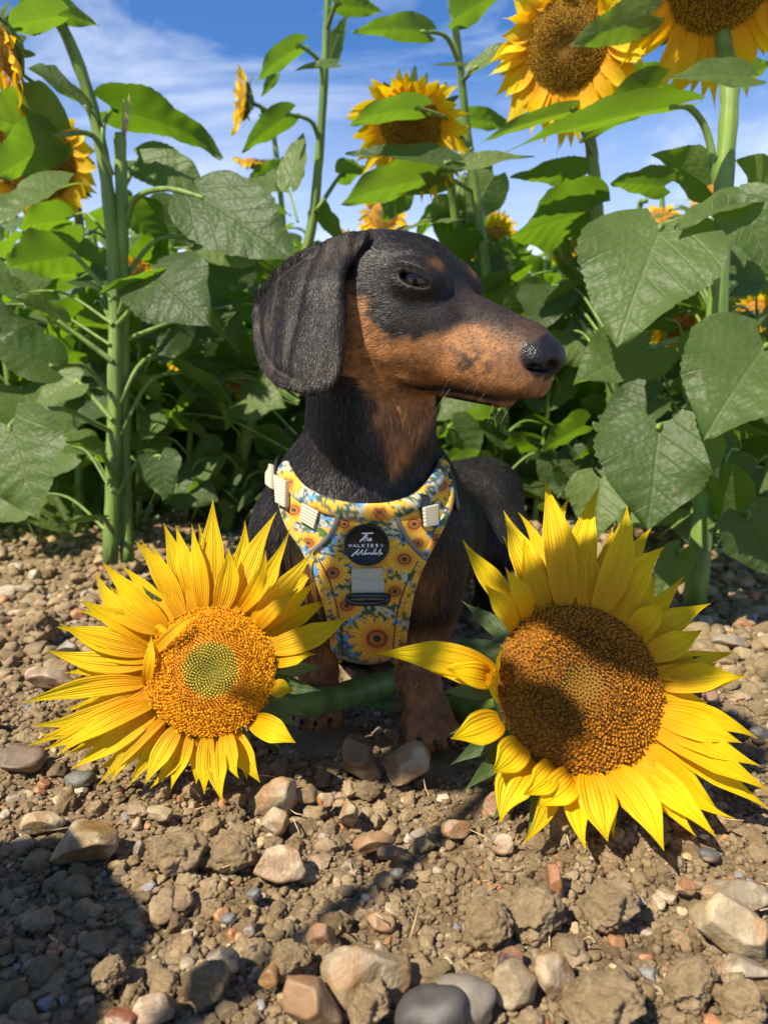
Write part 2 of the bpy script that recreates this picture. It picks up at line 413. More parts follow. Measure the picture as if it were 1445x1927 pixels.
def coat(p, n=None):
    """base colour of the fur, and a mask for bare nose leather"""
    q = hl(p); f, s, u = q[:, 0], np.abs(q[:, 1]), q[:, 2]
    nz = (fbm(p*160, 3, 5)-0.5)
    head = (q[:, 0] > -1.6) & (np.linalg.norm((p-HO), axis=1) < 0.16)
    e = ear_sdf(p); onear = (e < 0.0012) & head | (e < 0.0012)
    th = sstep(0.35, -0.35, sdpoly(f+nz*1.2, u+nz*1.4, TAN_HEAD))
    th = th*sstep(-1.6, -0.6, q[:, 0])*(q[:, 1] > -4)
    th = np.where((s < 1.4) & (u > -0.6), th*0.5, th)
    bs = np.exp(-(((f-4.2)/0.42)**2+((u-2.45)/0.42)**2+((s-2.3)/0.7)**2)); th = np.maximum(th, 0.75*bs)
    x, z = p[:, 0], p[:, 2]
    tn = sstep(0.004, -0.004, sdpoly(x+nz*0.012, z+nz*0.012, TAN_NECK))*(p[:, 1] < 0.56)*(np.linalg.norm(p-HO, axis=1) > 0.02)
    t = np.where(head & (q[:, 2] > -4.8), th, 0); t = np.maximum(t, tn*(q[:, 2] < -2.5)*(p[:, 1] < 0.56))
    leg = sstep(0.088, 0.070, z+nz*0.02)*sstep(0.63, 0.60, p[:, 1])
    for c in (P(585, 1090, 0.51), P(805, 1090, 0.515)):
        leg = np.maximum(leg, np.exp(-(((x-c[0])/0.011)**2+((z-c[2])/0.018)**2))*0.8*(p[:, 1] < 0.56))
    t = np.maximum(t, leg*0.8)
    t = np.where(onear, 0, t)
    c = mixc(BLK, TAN*(0.85+1.3*nz[:, None]), np.clip(t, 0, 1))
    # greying bridge, whisker bed, dark lips, lid rims
    br = sstep(4.2, 5.8, f)*sstep(2.6, 1.3, s+nz*1.5)*sstep(-1.5-0.06*(f-4), -0.1-0.09*(f-4), u+nz*0.9)*head; c = mixc(c, [0.030, 0.022, 0.018], 0.88*br)
    wb = np.exp(-(((f-7.4)/1.5)**2+((u+2.7)/1.0)**2))*head*(s > 0.8)*sstep(0.42, 0.62, fbm(p*330, 2, 15)); c = mixc(c, [0.022, 0.016, 0.013], np.clip(0.9*wb, 0, 1))
    wb = sstep(7.8, 9.6, f)*sstep(-4.5, -1.5, u)*head; c = mixc(c, [0.07, 0.036, 0.022], np.clip(0.62*wb*(0.9+1.5*nz), 0, 1))
    ml = np.exp(-((u-MOUTH(f))/0.36)**2)*sstep(2.3, 3.0, f)*sstep(10.8, 10.3, f)*head
    c = mixc(c, [0.014, 0.010, 0.010], 0.9*np.clip(ml, 0, 1))
    er = (f-EYE[0])**2/1.9+((u-EYE[2]+(f-EYE[0])*0.22)/0.85)**2
    c = mixc(c, BLK*0.5, np.exp(-er*er*0.7)*(s > 1.6)*head)
    # soft brown streaks, a sheen painted into the ear's black colour
    br = fbm(np.stack([p@EU*210, p@EV*40, p@EN*60], -1), 3, 9)
    c = c+np.where(onear, sstep(0.45, 0.8, br), 0)[:, None]*np.array([0.050, 0.033, 0.022])
    # nose leather
    nn = np.minimum(elli(q*[1, 0, 1]+np.stack([0*s, s, 0*s], -1), (9.95, 0, -1.72), (1.7, 1.46, 1.30)), elli(q*[1, 0, 1]+np.stack([0*s, s, 0*s], -1), (9.75, .98, -1.95), (1.45, .84, 1.06)))
    nose = sstep(0.16, 0.05, nn)*sstep(8.3, 8.7, f+0.12*u)
    c = mixc(c, [0.010, 0.009, 0.011], nose)
    return np.clip(c, 0.002, 1), nose
DC, DNOSE = coat(DV)
m_coat, t_, b_ = principled('dog_coat', Roughness=0.5, Specular_IOR_Level=0.3)
at = N(t_, 'ShaderNodeAttribute', attribute_name='col'); L(t_, at.outputs['Color'], b_.inputs['Base Color'])
an = N(t_, 'ShaderNodeAttribute', attribute_name='nose')
vo = N(t_, 'ShaderNodeTexVoronoi', ins={'Scale': 1150.0}); tco = N(t_, 'ShaderNodeTexCoord'); L(t_, tco.outputs['Object'], vo.inputs['Vector'])
bu = N(t_, 'ShaderNodeBump', ins={'Distance': 0.0006}); mm = N(t_, 'ShaderNodeMath', operation='MULTIPLY', ins={1: 0.55})
L(t_, an.outputs['Fac'], mm.inputs[0]); L(t_, mm.outputs[0], bu.inputs['Strength']); L(t_, vo.outputs['Distance'], bu.inputs['Height']); L(t_, bu.outputs[0], b_.inputs['Normal'])
rr = N(t_, 'ShaderNodeMapRange', ins={'To Min': 0.62, 'To Max': 0.30}); L(t_, an.outputs['Fac'], rr.inputs[0]); L(t_, rr.outputs[0], b_.inputs['Roughness'])
dog = mesh_np('dog', DV, DF, m_coat, cols=DC, attrs={'nose': DNOSE})
tag(dog, 'black and tan smooth-haired dachshund standing between two sunflower heads, looking sideways', 'dog')
m_eye, _, _ = principled('eye_dark', Base_Color=(0.005, 0.003, 0.002, 1), Roughness=0.03, Specular_IOR_Level=0.45)
def sphere_np(c, r, nu=28, nv=18, sc=(1, 1, 1)):
    th = np.linspace(0, np.pi, nv); ph = np.linspace(0, 2*np.pi, nu, endpoint=False)
    V = np.stack([np.sin(th)[:, None]*np.cos(ph), np.sin(th)[:, None]*np.sin(ph), np.repeat(np.cos(th)[:, None], nu, 1)], -1).reshape(-1, 3)
    i = np.arange(nv-1)[:, None]*nu; j = np.arange(nu)[None]; j2 = (j+1) % nu
    return np.asarray(c)+V*r*np.asarray(sc), np.stack([i+j, i+nu+j, i+nu+j2, i+j2], -1).reshape(-1, 4)
for s_ in (1, -1):
    c = hw(EYE[0]+0.05, s_*(EYE[1]-0.05), EYE[2]+0.10)
    V, F = sphere_np(c, 0.98*HK); mesh_np('eye', V, F, m_eye, parent=dog)
HN = 260000
def make_fur(n, seed=3):
    rng = np.random.default_rng(seed)
    A = DV[DF[:, 0]]; ar = np.linalg.norm(np.cross(DV[DF[:, 2]]-A, DV[DF[:, 3]]-DV[DF[:, 1]]), axis=1)*0.5
    cen = DV[DF].mean(1); nn = nrm(DN[DF].mean(1)); vw = nrm(CAM-cen)
    w = ar*np.where((nn*vw).sum(1) > -0.35, 1.0, 0.15)*np.where(cen[:, 1] > 0.62, 0.35, 1)
    w *= np.where(np.linalg.norm(cen-HO, axis=1) < 0.17, 1.7, 1.0)
    w *= (DNOSE[DF[:, 0]] < 0.25)
    q = hl(cen); er = np.abs((q[:, 0]-EYE[0])/0.95)**2+np.abs((q[:, 2]-EYE[2]-0.1+(q[:, 0]-EYE[0])*0.16)/0.36)**2
    w *= ~((er < 1.0) & (np.abs(q[:, 1]) > 1.6))
    fi = rng.choice(len(DF), n, p=w/w.sum())
    a, b = rng.random(n)[:, None], rng.random(n)[:, None]
    q4 = DV[DF[fi]]; p = (q4[:, 0]*(1-a)+q4[:, 1]*a)*(1-b)+(q4[:, 3]*(1-a)+q4[:, 2]*a)*b
    nn = nrm(DN[DF[fi]].mean(1)); c, _ = coat(p)
    q = hl(p); near = np.linalg.norm(p-HO, axis=1)
    ear = ear_sdf(p) < 0.0012
    fl = np.tile([0.03, 0.22, -1.0], (n, 1))
    hd = (sstep(0.15, 0.09, near)*(q[:, 2] > -6))[:, None]
    face = -HF*1.0-HU*0.35*np.clip((1.5-q[:, 2:3])/2.5, -0.6, 1.2)+HS*0.15*np.sign(q[:, 1:2])
    fl = fl*(1-hd)+face*hd
    fl[ear] = -EV*1.0+EU*0.05
    fl = fl+(np.stack([fbm(p*70, 2, 21), fbm(p*70, 2, 22), fbm(p*70, 2, 23)], -1)-0.5)*1.1
    fl = fl+rng.normal(0, 0.13, (n, 3))
    tg = nrm(fl-nn*(fl*nn).sum(1, keepdims=True))
    ln = np.where(ear, 0.0034, np.where(hd[:, 0] > 0.5, 0.0024+0.0022*sstep(6, 0, q[:, 0]), 0.0075))*rng.uniform(0.6, 1.25, n)
    ln = np.where(p[:, 2] < 0.04, ln*0.45, ln)
    lift = rng.uniform(0.06, 0.26, n)[:, None]
    wd = np.where(hd[:, 0] > 0.5, 0.00010, 0.00015)*rng.uniform(0.7, 1.3, n)
    sd = nrm(np.cross(tg, nn)+rng.normal(0, 0.16, (n, 3)))
    p0 = p-nn*0.0003; p1 = p+(tg+nn*lift)*ln[:, None]*0.5; p2 = p+(tg+nn*lift*0.75)*ln[:, None]
    V = np.stack([p0-sd*wd[:, None], p0+sd*wd[:, None], p1-sd*wd[:, None]*0.8, p1+sd*wd[:, None]*0.8, p2], 1)
    ci = np.floor((p+tg*0.0)/np.array([0.0012, 0.0016, 0.0030])).astype(np.int64); ch = vhash(ci[:, 0]*73856093 ^ ci[:, 1]*19349663 ^ ci[:, 2]*83492791, 4)
    k = (rng.uniform(0.6, 1.4, n)*np.where(ear, 0.8+0.4*ch, 0.55+1.0*ch))[:, None]; lum = c.mean(1)
    pg = np.where(ear, 0.32, np.where(ch > 0.6, 2.2, 0.6)*0.27)*(0.35+1.3*sstep(0.4, 0.65, fbm(p*120, 3, 77)))
    grey = (rng.random(n) < pg)[:, None]*(lum < 0.05)[:, None]  # pale hairs paint the black coat's sheen into the colour
    c = c*k; c = c+grey*np.where(ear, 0.8, 0.6)[:, None]*np.array([0.105, 0.076, 0.054])*rng.random((n, 1))**1.3
    C = np.repeat(c[:, None], 5, 1); C[:, 4] *= 1.25
    i = np.arange(n)[:, None]*5
    return V.reshape(-1, 3), [i+np.array([[0, 1, 3, 2]]), i+np.array([[2, 3, 4]])], C.reshape(-1, 3)
m_fur, t_, b_ = principled('dog_fur', Roughness=0.44)
at = N(t_, 'ShaderNodeAttribute', attribute_name='col'); L(t_, at.outputs['Color'], b_.inputs['Base Color'])
b_.inputs['Specular IOR Level'].default_value = 0.4
b_.inputs['Specular IOR Level'].default_value = 0.36
V, F, C = make_fur(HN)
fur = mesh_np('fur', V, F, m_fur, parent=dog, cols=np.clip(C, 0, 1), smooth=False)
# whiskers
rng = np.random.default_rng(8); parts = []
for k in range(26):
    f, s, u = rng.uniform(5.5, 9.3), rng.uniform(1.2, 1.9), rng.uniform(-4.3, -2.2)
    if k % 2: f, s, u = rng.uniform(6.0, 9.5), rng.uniform(0.3, 1.0), -4.5
    s *= (1 if k % 3 else -1)
    p0 = hw(f, s, u); d_ = nrm(-HU*rng.uniform(0.3, 1.4)-HF*rng.uniform(-0.1, 0.7)+HS*np.sign(s)*rng.uniform(0.2, 1.0)); l = rng.uniform(0.008, 0.022)
    t = np.linspace(0, 1, 7)[:, None]; pts = p0+d_*t*l+np.array([0, 0, -1])*t*t*l*0.35
    parts.append(tube(pts, np.linspace(0.00010, 0.00002, 7), 4))
m_wh, _, _ = principled('whisker', Base_Color=(0.25, 0.2, 0.16, 1), Roughness=0.4)
V, F = merge(parts); mesh_np('whiskers', V, F, m_wh, parent=dog)

parts = []
for g, w_, yaw in PAWS:
    fx = np.array([math.sin(yaw), -math.cos(yaw), 0]); sx = np.array([math.cos(yaw), math.sin(yaw), 0]); pad = g+np.array([0, 0.010, 0.013])
    for so, fo in ((-0.0135, 0.010), (-0.005, 0.018), (0.005, 0.018), (0.0135, 0.010)):
        t1 = pad+sx*so+fx*fo+np.array([0, 0, -0.0015]); parts.append(tube(np.array([t1+fx*0.004, t1+fx*0.008+[0, 0, -.0008], t1+fx*0.0105+[0, 0, -.004]]), [0.0020, 0.0015, 0.0003], 7))
V, F = merge(parts); mesh_np('claws', V, F, m_eye, parent=dog)
# ---------------------------------------------------------------- the harness on the dog
harness = thing('dog_harness', 'sunflower print fabric harness with round black badge worn on the dachshund\'s chest', 'harness', tuple(P(690, 1020, 0.47)))
def smooth_sdf(p):                                        # the body without fur, a little inflated
    return dog_sdf(p)
def lay(px, py, off):
    """points on the coat seen at these places, lifted off along the normal"""
    p, ok = trace(smooth_sdf, px, py, d0=0.38, n=45); n = sdf_grad(smooth_sdf, p, 1.5e-3)
    return p+n*np.asarray(off)[..., None] if np.ndim(off) else p+n*off, n
LEFT = catmull([(531,893),(534,935),(549,985),(580,1034),(604,1088),(623,1145),(632,1200),(637,1238)], 60)
RIGHT = catmull([(838,905),(842,935),(833,968),(808,1020),(781,1074),(764,1134),(755,1190),(750,1232)], 60)
NECKL = catmull([(541,880),(552,902),(575,928),(606,944),(645,956),(690,960),(735,957),(772,944),(800,922),(818,898),(826,880)], 60)
# printed cloth colour, computed in the plane of the panel
rngp = np.random.default_rng(12)
SF = [(700,1042,44),(775,985,26),(560,960,24),(585,1020,22),(782,1020,20),(757,1050,26),(822,915,26),(708,1195,40),(630,1075,26),(650,985,20),(740,1110,24),(655,1135,26),
      (600,930,24),(700,948,22),(770,935,20),(626,1180,22),(765,1150,20),(545,905,18),(690,1150,18),(810,960,18)]
LEAFS = [(643,1076,26,0.5),(733,1092,24,-0.2),(615,1010,20,0.9),(748,1062,16,1.2),(660,1120,18,2.2),(770,1075,16,1.9),(590,985,18,2.4),(720,1130,20,0.4),(640,1215,20,0.2),(745,1215,22,2.8),(570,935,12,1),(790,950,14,2)]
def print_col(x, y):
    c = np.tile(np.array([0.56, 0.52, 0.36]), (len(x), 1)); q = np.stack([x, y, 0*x], -1)
    n = fbm(q/26, 3, 31); c = mixc(c, [0.13, 0.33, 0.64], sstep(0.49, 0.56, n)); c = mixc(c, [0.66, 0.40, 0.03], sstep(0.50, 0.42, fbm(q/20, 3, 36)))
    n = fbm(np.stack([x/5+y/16, y/7-x/20, 0*x], -1), 3, 32); c = mixc(c, [0.010, 0.07, 0.26], sstep(0.58, 0.64, n)*sstep(0.42, 0.55, fbm(q/30, 2, 33)))
    n = fbm(np.stack([x/7-y/18, y/5, 0*x+3], -1), 3, 34); c = mixc(c, [0.04, 0.10, 0.05], sstep(0.52, 0.57, n))
    for (a, b, r, t) in LEAFS:
        u = (x-a)*math.cos(t)+(y-b)*math.sin(t); v = -(x-a)*math.sin(t)+(y-b)*math.cos(t)
        k = (u/r)**2+(v/(r*0.42))**2+0.3*(u/r); m = sstep(1.05, 0.9, k); g = np.array([0.055, 0.12, 0.018])*(1+0.9*(vnoise(q/4, 3)[:, None]-0.3))
        c = mixc(c, g, m); c = mixc(c, [0.12, 0.20, 0.05], m*sstep(0.10*r, 0.03*r, np.abs(v)))
    for i, (a, b, r) in enumerate(SF[:13]+SF[16:18]):
        r = r*1.28
        dx, dy = x-a, (y-b)*1.15; ra = np.hypot(dx, dy); th = np.arctan2(dy, dx); k = 11+i % 4
        pet = r*(0.70+0.30*np.abs(np.cos(th*k/2+i)))*(0.9+0.2*vnoise(np.stack([th*3, 0*th+i, 0*th], -1), 4))
        m = sstep(1.05, 0.93, ra/pet); yel = mixc(np.tile([0.78, 0.44, 0.03], (len(x), 1)), [0.62, 0.20, 0.015], sstep(0.75, 0.3, ra/r)*0.8)
        yel = yel*(0.78+0.45*np.abs(np.cos(th*k+i)))[:, None]; c = mixc(c, yel, m)
        c = mixc(c, [0.28, 0.045, 0.012], sstep(0.40*r, 0.33*r, ra)); c = mixc(c, [0.50, 0.20, 0.02], sstep(0.27*r, 0.22*r, ra)); c = mixc(c, [0.035, 0.03, 0.018], sstep(0.17*r, 0.12*r, ra))
    return np.clip(c*0.86, 0.004, 0.9)
m_cloth, t_, b_ = principled('harness_fabric', Roughness=0.85)
at = N(t_, 'ShaderNodeAttribute', attribute_name='col'); L(t_, at.outputs['Color'], b_.inputs['Base Color'])
w1 = N(t_, 'ShaderNodeTexNoise', ins={'Scale': 1600.0, 'Detail': 2.0}); tco = N(t_, 'ShaderNodeTexCoord'); L(t_, tco.outputs['Object'], w1.inputs['Vector'])
bu = N(t_, 'ShaderNodeBump', ins={'Distance': 0.0004, 'Strength': 0.5}); L(t_, w1.outputs[0], bu.inputs['Height']); L(t_, bu.outputs[0], b_.inputs['Normal'])
b_.inputs['Sheen Weight'].default_value = 0.15
# the panel: rows run from edge to edge, the first row is the neckline
NR, NC = 170, 150
t = np.linspace(0, 1, NR)[:, None]; s_ = np.linspace(0, 1, NC)[None]
li = (t*59)[:, 0]; lx = np.interp(li, range(60), LEFT[:, 0]); ly = np.interp(li, range(60), LEFT[:, 1]); rx = np.interp(li, range(60), RIGHT[:, 0]); ry = np.interp(li, range(60), RIGHT[:, 1])
X = lx[:, None]*(1-s_)+rx[:, None]*s_; Y0 = ly[:, None]*(1-s_)+ry[:, None]*s_
nx = np.interp(s_[0]*59, range(60), NECKL[:, 0]); ny = np.interp(s_[0]*59, range(60), NECKL[:, 1])
sag = (ny-(ly[0]*(1-s_[0])+ry[0]*s_[0]))[None]*np.clip(1-t*1.0, 0, 1)**1.6; Y = Y0+sag+18*np.sin(np.pi*s_)*t**6
X = X*(1-np.clip(1-t*6, 0, 1)*0.6)+nx[None]*np.clip(1-t*6, 0, 1)*0.6
pp, nn_ = lay(X.ravel(), Y.ravel(), 0.0030)
dd = (pp-CAM)@FW
pf, nf = pp.reshape(NR, NC, 3), nn_.reshape(NR, NC, 3)
for it in range(8):                                       # the cloth spans hollows instead of following every dent
    a = pf.copy(); a[1:-1] = (pf[:-2]+pf[2:]+2*pf[1:-1])/4; a[:, 1:-1] = (a[:, :-2]+a[:, 2:]+2*a[:, 1:-1])/4; pf = a
bump = (fbm(np.stack([X.ravel()/60, Y.ravel()/60, 0*X.ravel()], -1), 3, 41)-0.5)*0.0022
pf = pf.reshape(-1, 3)+nn_*(bump+0.0006)[:, None]
cc = print_col(X.ravel(), Y.ravel())
inner = pf-nn_*0.0022
i = np.arange(NR-1)[:, None]*NC; j = np.arange(NC-1)[None]
Fq = np.stack([i+j, i+NC+j, i+NC+j+1, i+j+1], -1).reshape(-1, 4); n0 = NR*NC
ring = np.concatenate([np.arange(NC), np.arange(1, NR)*NC+NC-1, (NR-1)*NC+np.arange(NC-2, -1, -1), np.arange(NR-2, 0, -1)*NC])
rg2 = np.roll(ring, -1); side = np.stack([ring, rg2, rg2+n0, ring+n0], -1)
put(mesh_np('chest_panel', np.vstack([pf, inner]), [np.vstack([Fq, Fq[:, ::-1]+n0, side])], m_cloth, cols=np.vstack([cc, cc*0.6])), harness)
def edge_tube(path, r, off, name, mat, flat=1.0, k=12, col=None, n=None, shift=(0, 0)):
    pth = catmull(path, n or 90); p, nn = lay(pth[:, 0], pth[:, 1], off)
    for it in range(3): p[1:-1] = (p[:-2]+p[2:]+2*p[1:-1])/4
    T = nrm(np.gradient(p, axis=0)); nn = nrm(nn-T*(nn*T).sum(1, keepdims=True)); B = np.cross(T, nn)
    th = np.linspace(0, 2*np.pi, k, endpoint=False); r = np.broadcast_to(r, (len(p),))
    V = p[:, None]+(np.cos(th)[None, :, None]*nn[:, None]*flat+np.sin(th)[None, :, None]*B[:, None])*r[:, None, None]
    m = len(p); i = np.arange(m-1)[:, None]*k; j = np.arange(k)[None]; j2 = (j+1) % k
    F = [np.stack([i+j, i+j2, i+k+j2, i+k+j], -1).reshape(-1, 4)]
    V = np.vstack([V.reshape(-1, 3), p[:1], p[-1:]]); j = np.arange(k)
    F.append(np.vstack([np.stack([np.full(k, m*k), (j+1) % k, j], -1), np.stack([np.full(k, m*k+1), (m-1)*k+j, (m-1)*k+(j+1) % k], -1)]))
    x_, y_, _ = proj(V); cl = print_col(x_+shift[0], y_+shift[1]) if col is None else np.tile(col, (len(V), 1))
    return put(mesh_np(name, V, F, mat, cols=cl), harness)
edge_tube([(p[0], p[1]+3) for p in NECKL[::5]]+[(829, 878)], 0.0056, 0.0030, 'padded_collar', m_cloth, flat=0.62, k=16, n=140, shift=(60, 20))
edge_tube(LEFT[::6], 0.0030, 0.0030, 'edge_binding', m_cloth, flat=0.5, n=120, shift=(37, -60))
edge_tube(RIGHT[::6], 0.0030, 0.0030, 'edge_binding', m_cloth, flat=0.5, n=120, shift=(-47, -30))
edge_tube([(634,1240),(660,1256),(695,1262),(730,1256),(752,1238)], 0.0026, 0.0030, 'edge_binding', m_cloth, flat=0.5, n=40, shift=(10, -90))
m_grey, _, _ = principled('reflective_piping', Base_Color=(0.16, 0.165, 0.18, 1), Roughness=0.35, Metallic=0.3)
m_seam, _, _ = principled('dark_seam', Base_Color=(0.02, 0.03, 0.06, 1), Roughness=0.8)
m_web, t_, b_ = principled('cream_webbing', Base_Color=(0.50, 0.46, 0.33, 1), Roughness=0.8)
tco = N(t_, 'ShaderNodeTexCoord'); wv = N(t_, 'ShaderNodeTexWave', ins={'Scale': 260.0}); wv.bands_direction = 'DIAGONAL'; L(t_, tco.outputs['Object'], wv.inputs['Vector'])
bu = N(t_, 'ShaderNodeBump', ins={'Distance': 0.0005, 'Strength': 0.8}); L(t_, wv.outputs[0], bu.inputs['Height']); L(t_, bu.outputs[0], b_.inputs['Normal'])
m_blk, _, _ = principled('black_plastic', Base_Color=(0.012, 0.012, 0.013, 1), Roughness=0.28)
m_rub, _, _ = principled('black_rubber', Base_Color=(0.010, 0.009, 0.008, 1), Roughness=0.5)
m_wht, _, _ = principled('white_lettering', Base_Color=(0.85, 0.82, 0.76, 1), Roughness=0.5)
edge_tube([(638,968),(635,985),(622,1008),(604,1026),(592,1036)], 0.0015, 0.0042, 'reflective_piping', m_grey, flat=0.5, n=30, col=(1, 1, 1))
edge_tube([(742,967),(748,985),(760,1008),(776,1030),(790,1044)], 0.0015, 0.0042, 'reflective_piping', m_grey, flat=0.5, n=30, col=(1, 1, 1))
edge_tube([(604,1048),(625,1090),(639,1140),(646,1180),(650,1225)], 0.0004, 0.0042, 'seam', m_seam, n=60, col=(1, 1, 1), k=5)
edge_tube([(781,1052),(762,1090),(746,1134),(738,1180),(734,1225)], 0.0004, 0.0042, 'seam', m_seam, n=60, col=(1, 1, 1), k=5)
def patch(quad, off, name, mat, th=0.0018, n=(24, 16), bow=0.0, root=None):
    """a strap lying on the cloth; quad = four corners (tl, tr, br, bl)"""
    q = np.array(quad, float); u, v = np.meshgrid(np.linspace(0, 1, n[0]), np.linspace(0, 1, n[1]))
    w = ((1-u)*(1-v))[..., None]*q[0]+(u*(1-v))[..., None]*q[1]+(u*v)[..., None]*q[2]+((1-u)*v)[..., None]*q[3]
    p, nn = lay(w[..., 0].ravel(), w[..., 1].ravel(), off); nn = np.tile(nrm(nn.mean(0)), (len(p), 1))
    # fit a gently curved sheet
    p = p.reshape(n[1], n[0], 3)
    for it in range(10):
        a = p.copy(); a[1:-1] = (p[:-2]+p[2:]+2*p[1:-1])/4; a[:, 1:-1] = (a[:, :-2]+a[:, 2:]+2*a[:, 1:-1])/4; p = a
    p = p.reshape(-1, 3)+nn*(bow*np.sin(np.pi*v.ravel()))[:, None]
    n0 = len(p); i = np.arange(n[1]-1)[:, None]*n[0]; j = np.arange(n[0]-1)[None]
    Fq = np.stack([i+j, i+n[0]+j, i+n[0]+j+1, i+j+1], -1).reshape(-1, 4)
    NCc, NRr = n; ring = np.concatenate([np.arange(NCc), np.arange(1, NRr)*NCc+NCc-1, (NRr-1)*NCc+np.arange(NCc-2, -1, -1), np.arange(NRr-2, 0, -1)*NCc])
    rg2 = np.roll(ring, -1)
    F = np.vstack([Fq, Fq[:, ::-1]+n0, np.stack([ring, rg2, rg2+n0, ring+n0], -1)])
    o = mesh_np(name, np.vstack([p, p-nn*th]), [F], mat)
    md = o.modifiers.new('bevel', 'BEVEL'); md.width = 0.0005; md.segments = 2; md.limit_method = 'ANGLE'
    return put(o, harness)
patch([(578,940),(606,962),(597,994),(572,978)], 0.0055, 'webbing_strap', m_web)
patch([(535,900),(555,910),(553,956),(537,948)], 0.0085, 'webbing_strap', m_web, th=0.004)
patch([(516,884),(528,882),(527,924),(517,918)], 0.0075, 'webbing_strap', m_web, th=0.004)
patch([(664,1066),(719,1066),(719,1090),(663,1088)], 0.0050, 'stitched_tab', m_cloth if False else m_web, th=0.0012)
patch([(665,1086),(720,1088),(720,1122),(664,1122)], 0.0062, 'webbing_strap', m_web, bow=0.0012, n=(20, 22))
patch([(782,930),(797,934),(805,985),(788,990)], 0.0065, 'slide_buckle', m_blk, th=0.003)
patch([(785,955),(808,950),(810,986),(788,990)], 0.0095, 'webbing_strap', m_web, th=0.003)
# black side release strap at the neck
edge_tube([(548,800),(540,820),(533,850),(530,880),(531,930)], 0.0016, 0.0045, 'adjuster', m_blk, flat=0.8, n=40, col=(1, 1, 1))
edge_tube([(826,860),(845,900),(858,960)], 0.0028, 0.0020, 'back_strap', m_blk, flat=0.3, n=30, col=(1, 1, 1))
# D ring
p0, n0_ = lay(np.array([692.]), np.array([1114.]), 0.0085); p0 = p0[0]; nz_ = n0_[0]
vx = nrm(np.cross(nz_, [0, 0, 1.0])*-1); vx = vx*(1 if vx[0] > 0 else -1); vy = nrm(np.cross(nz_, vx)); vy = vy*(1 if vy[2] > 0 else -1)
k_ = 0.465/FPX
dr = [(-38, 0), (-40, -6), (-34, -14), (-20, -19), (0, -20), (20, -19), (34, -14), (40, -6), (38, 0), (20, 2), (0, 2), (-20, 2), (-38, 0)]
dd_ = catmull(dr, 60); pts = np.array([p0+vx*a*k_+vy*(b+2)*k_*0.75+nz_*0.0022*abs(math.sin(b*0.15)) for a, b in dd_])
V, F = tube(pts[:-1], 0.0018, 12, cap=False); F = F[0]; F = np.vstack([F, np.stack([np.arange(12)+(58*12), (np.arange(12)+1) % 12+58*12, (np.arange(12)+1) % 12, np.arange(12)], -1)])
put(mesh_np('metal_ring', V, F, m_blk), harness)
# round rubber badge with its lettering
pb, nb = lay(np.array([690., 660., 720., 690., 690.]), np.array([1022., 1022., 1022., 995., 1050.]), 0.0050); nb = nrm(nb.mean(0)); pb = pb.mean(0)+nb*0.0018
bx = nrm(np.cross([0, 0, 1.0], nb)); bx = bx*(1 if bx[0] > 0 else -1); by = np.cross(nb, bx); by = by*(1 if by[2] > 0 else -1)
kb = ((pb-CAM)@FW)/FPX
RB = 43*kb; prof = [(0, 0.0), (0.90, 0.0), (0.905, 0.0005), (0.925, 0.0009), (0.975, 0.0009), (1.0, 0.0004), (1.0, -0.0025), (0.9, -0.0045), (0, -0.006)]
th = np.linspace(0, 2*np.pi, 64, endpoint=False); Vb = []
for r_, h_ in prof: Vb.append(pb+(np.cos(th)[:, None]*bx+np.sin(th)[:, None]*by*0.93)*max(r_, 1e-4)*RB+nb*h_)
Vb = np.vstack(Vb); i = np.arange(len(prof)-1)[:, None]*64; j = np.arange(64)[None]; j2 = (j+1) % 64
badge = put(mesh_np('badge', Vb, np.stack([i+j, i+j2, i+64+j2, i+64+j], -1).reshape(-1, 4), m_rub), harness)
ST = []   # pen strokes in badge units: x right, y up, half width
def st(pts, w=0.022, n=None): ST.append((catmull(pts, n or 5*len(pts)) if len(pts) > 2 else np.array(pts, float), w))
st([(-0.22,0.56),(0.30,0.58)], 0.030); st([(0.02,0.57),(-0.14,0.34),(-0.30,0.18)], 0.034)
st([(0.04,0.50),(-0.06,0.30),(-0.12,0.20)], 0.022); st([(-0.10,0.25),(0.00,0.36),(0.05,0.33),(0.02,0.22),(0.07,0.24),(0.17,0.34),(0.20,0.30),(0.13,0.25),(0.14,0.20),(0.24,0.26)], 0.019)
def caps(ch, x0, s):
    g = {'W': [[(0,1),(.25,0),(.5,.8),(.75,0),(1,1)]], 'A': [[(0,0),(.5,1),(1,0)], [(.2,.35),(.8,.35)]], 'L': [[(0,1),(0,0),(.8,0)]], 'K': [[(0,0),(0,1)], [(.9,1),(.05,.5),(.9,0)]],
         'I': [[(.5,0),(.5,1)], [(.2,1),(.8,1)], [(.2,0),(.8,0)]], 'E': [[(.9,1),(0,1),(0,0),(.9,0)], [(0,.5),(.7,.5)]], 'S': [[(.9,.9),(.5,1),(.1,.85),(.15,.6),(.8,.4),(.9,.15),(.5,0),(.05,.12)]]}[ch]
    for l in g: ST.append((np.array([(x0+a*s, -0.075+b*s*1.05) for a, b in l]), 0.020))
for k, ch in enumerate('WALKIES'): caps(ch, -0.78+k*0.195, 0.115)
for (a, b, r) in ((0.66,-0.05,0.045),(0.60,0.02,0.022),(0.65,0.045,0.022),(0.70,0.04,0.022),(0.75,0.0,0.022)): ST.append((np.array([(a-r*0.4, b), (a+r*0.4, b)]), r))
st([(-0.66,-0.52),(-0.50,-0.36),(-0.34,-0.20)], 0.030); st([(-0.36,-0.20),(-0.42,-0.36),(-0.40,-0.46),(-0.28,-0.34),(-0.18,-0.22),(-0.22,-0.38),(-0.16,-0.44),(-0.04,-0.28),(0.0,-0.18)], 0.020)
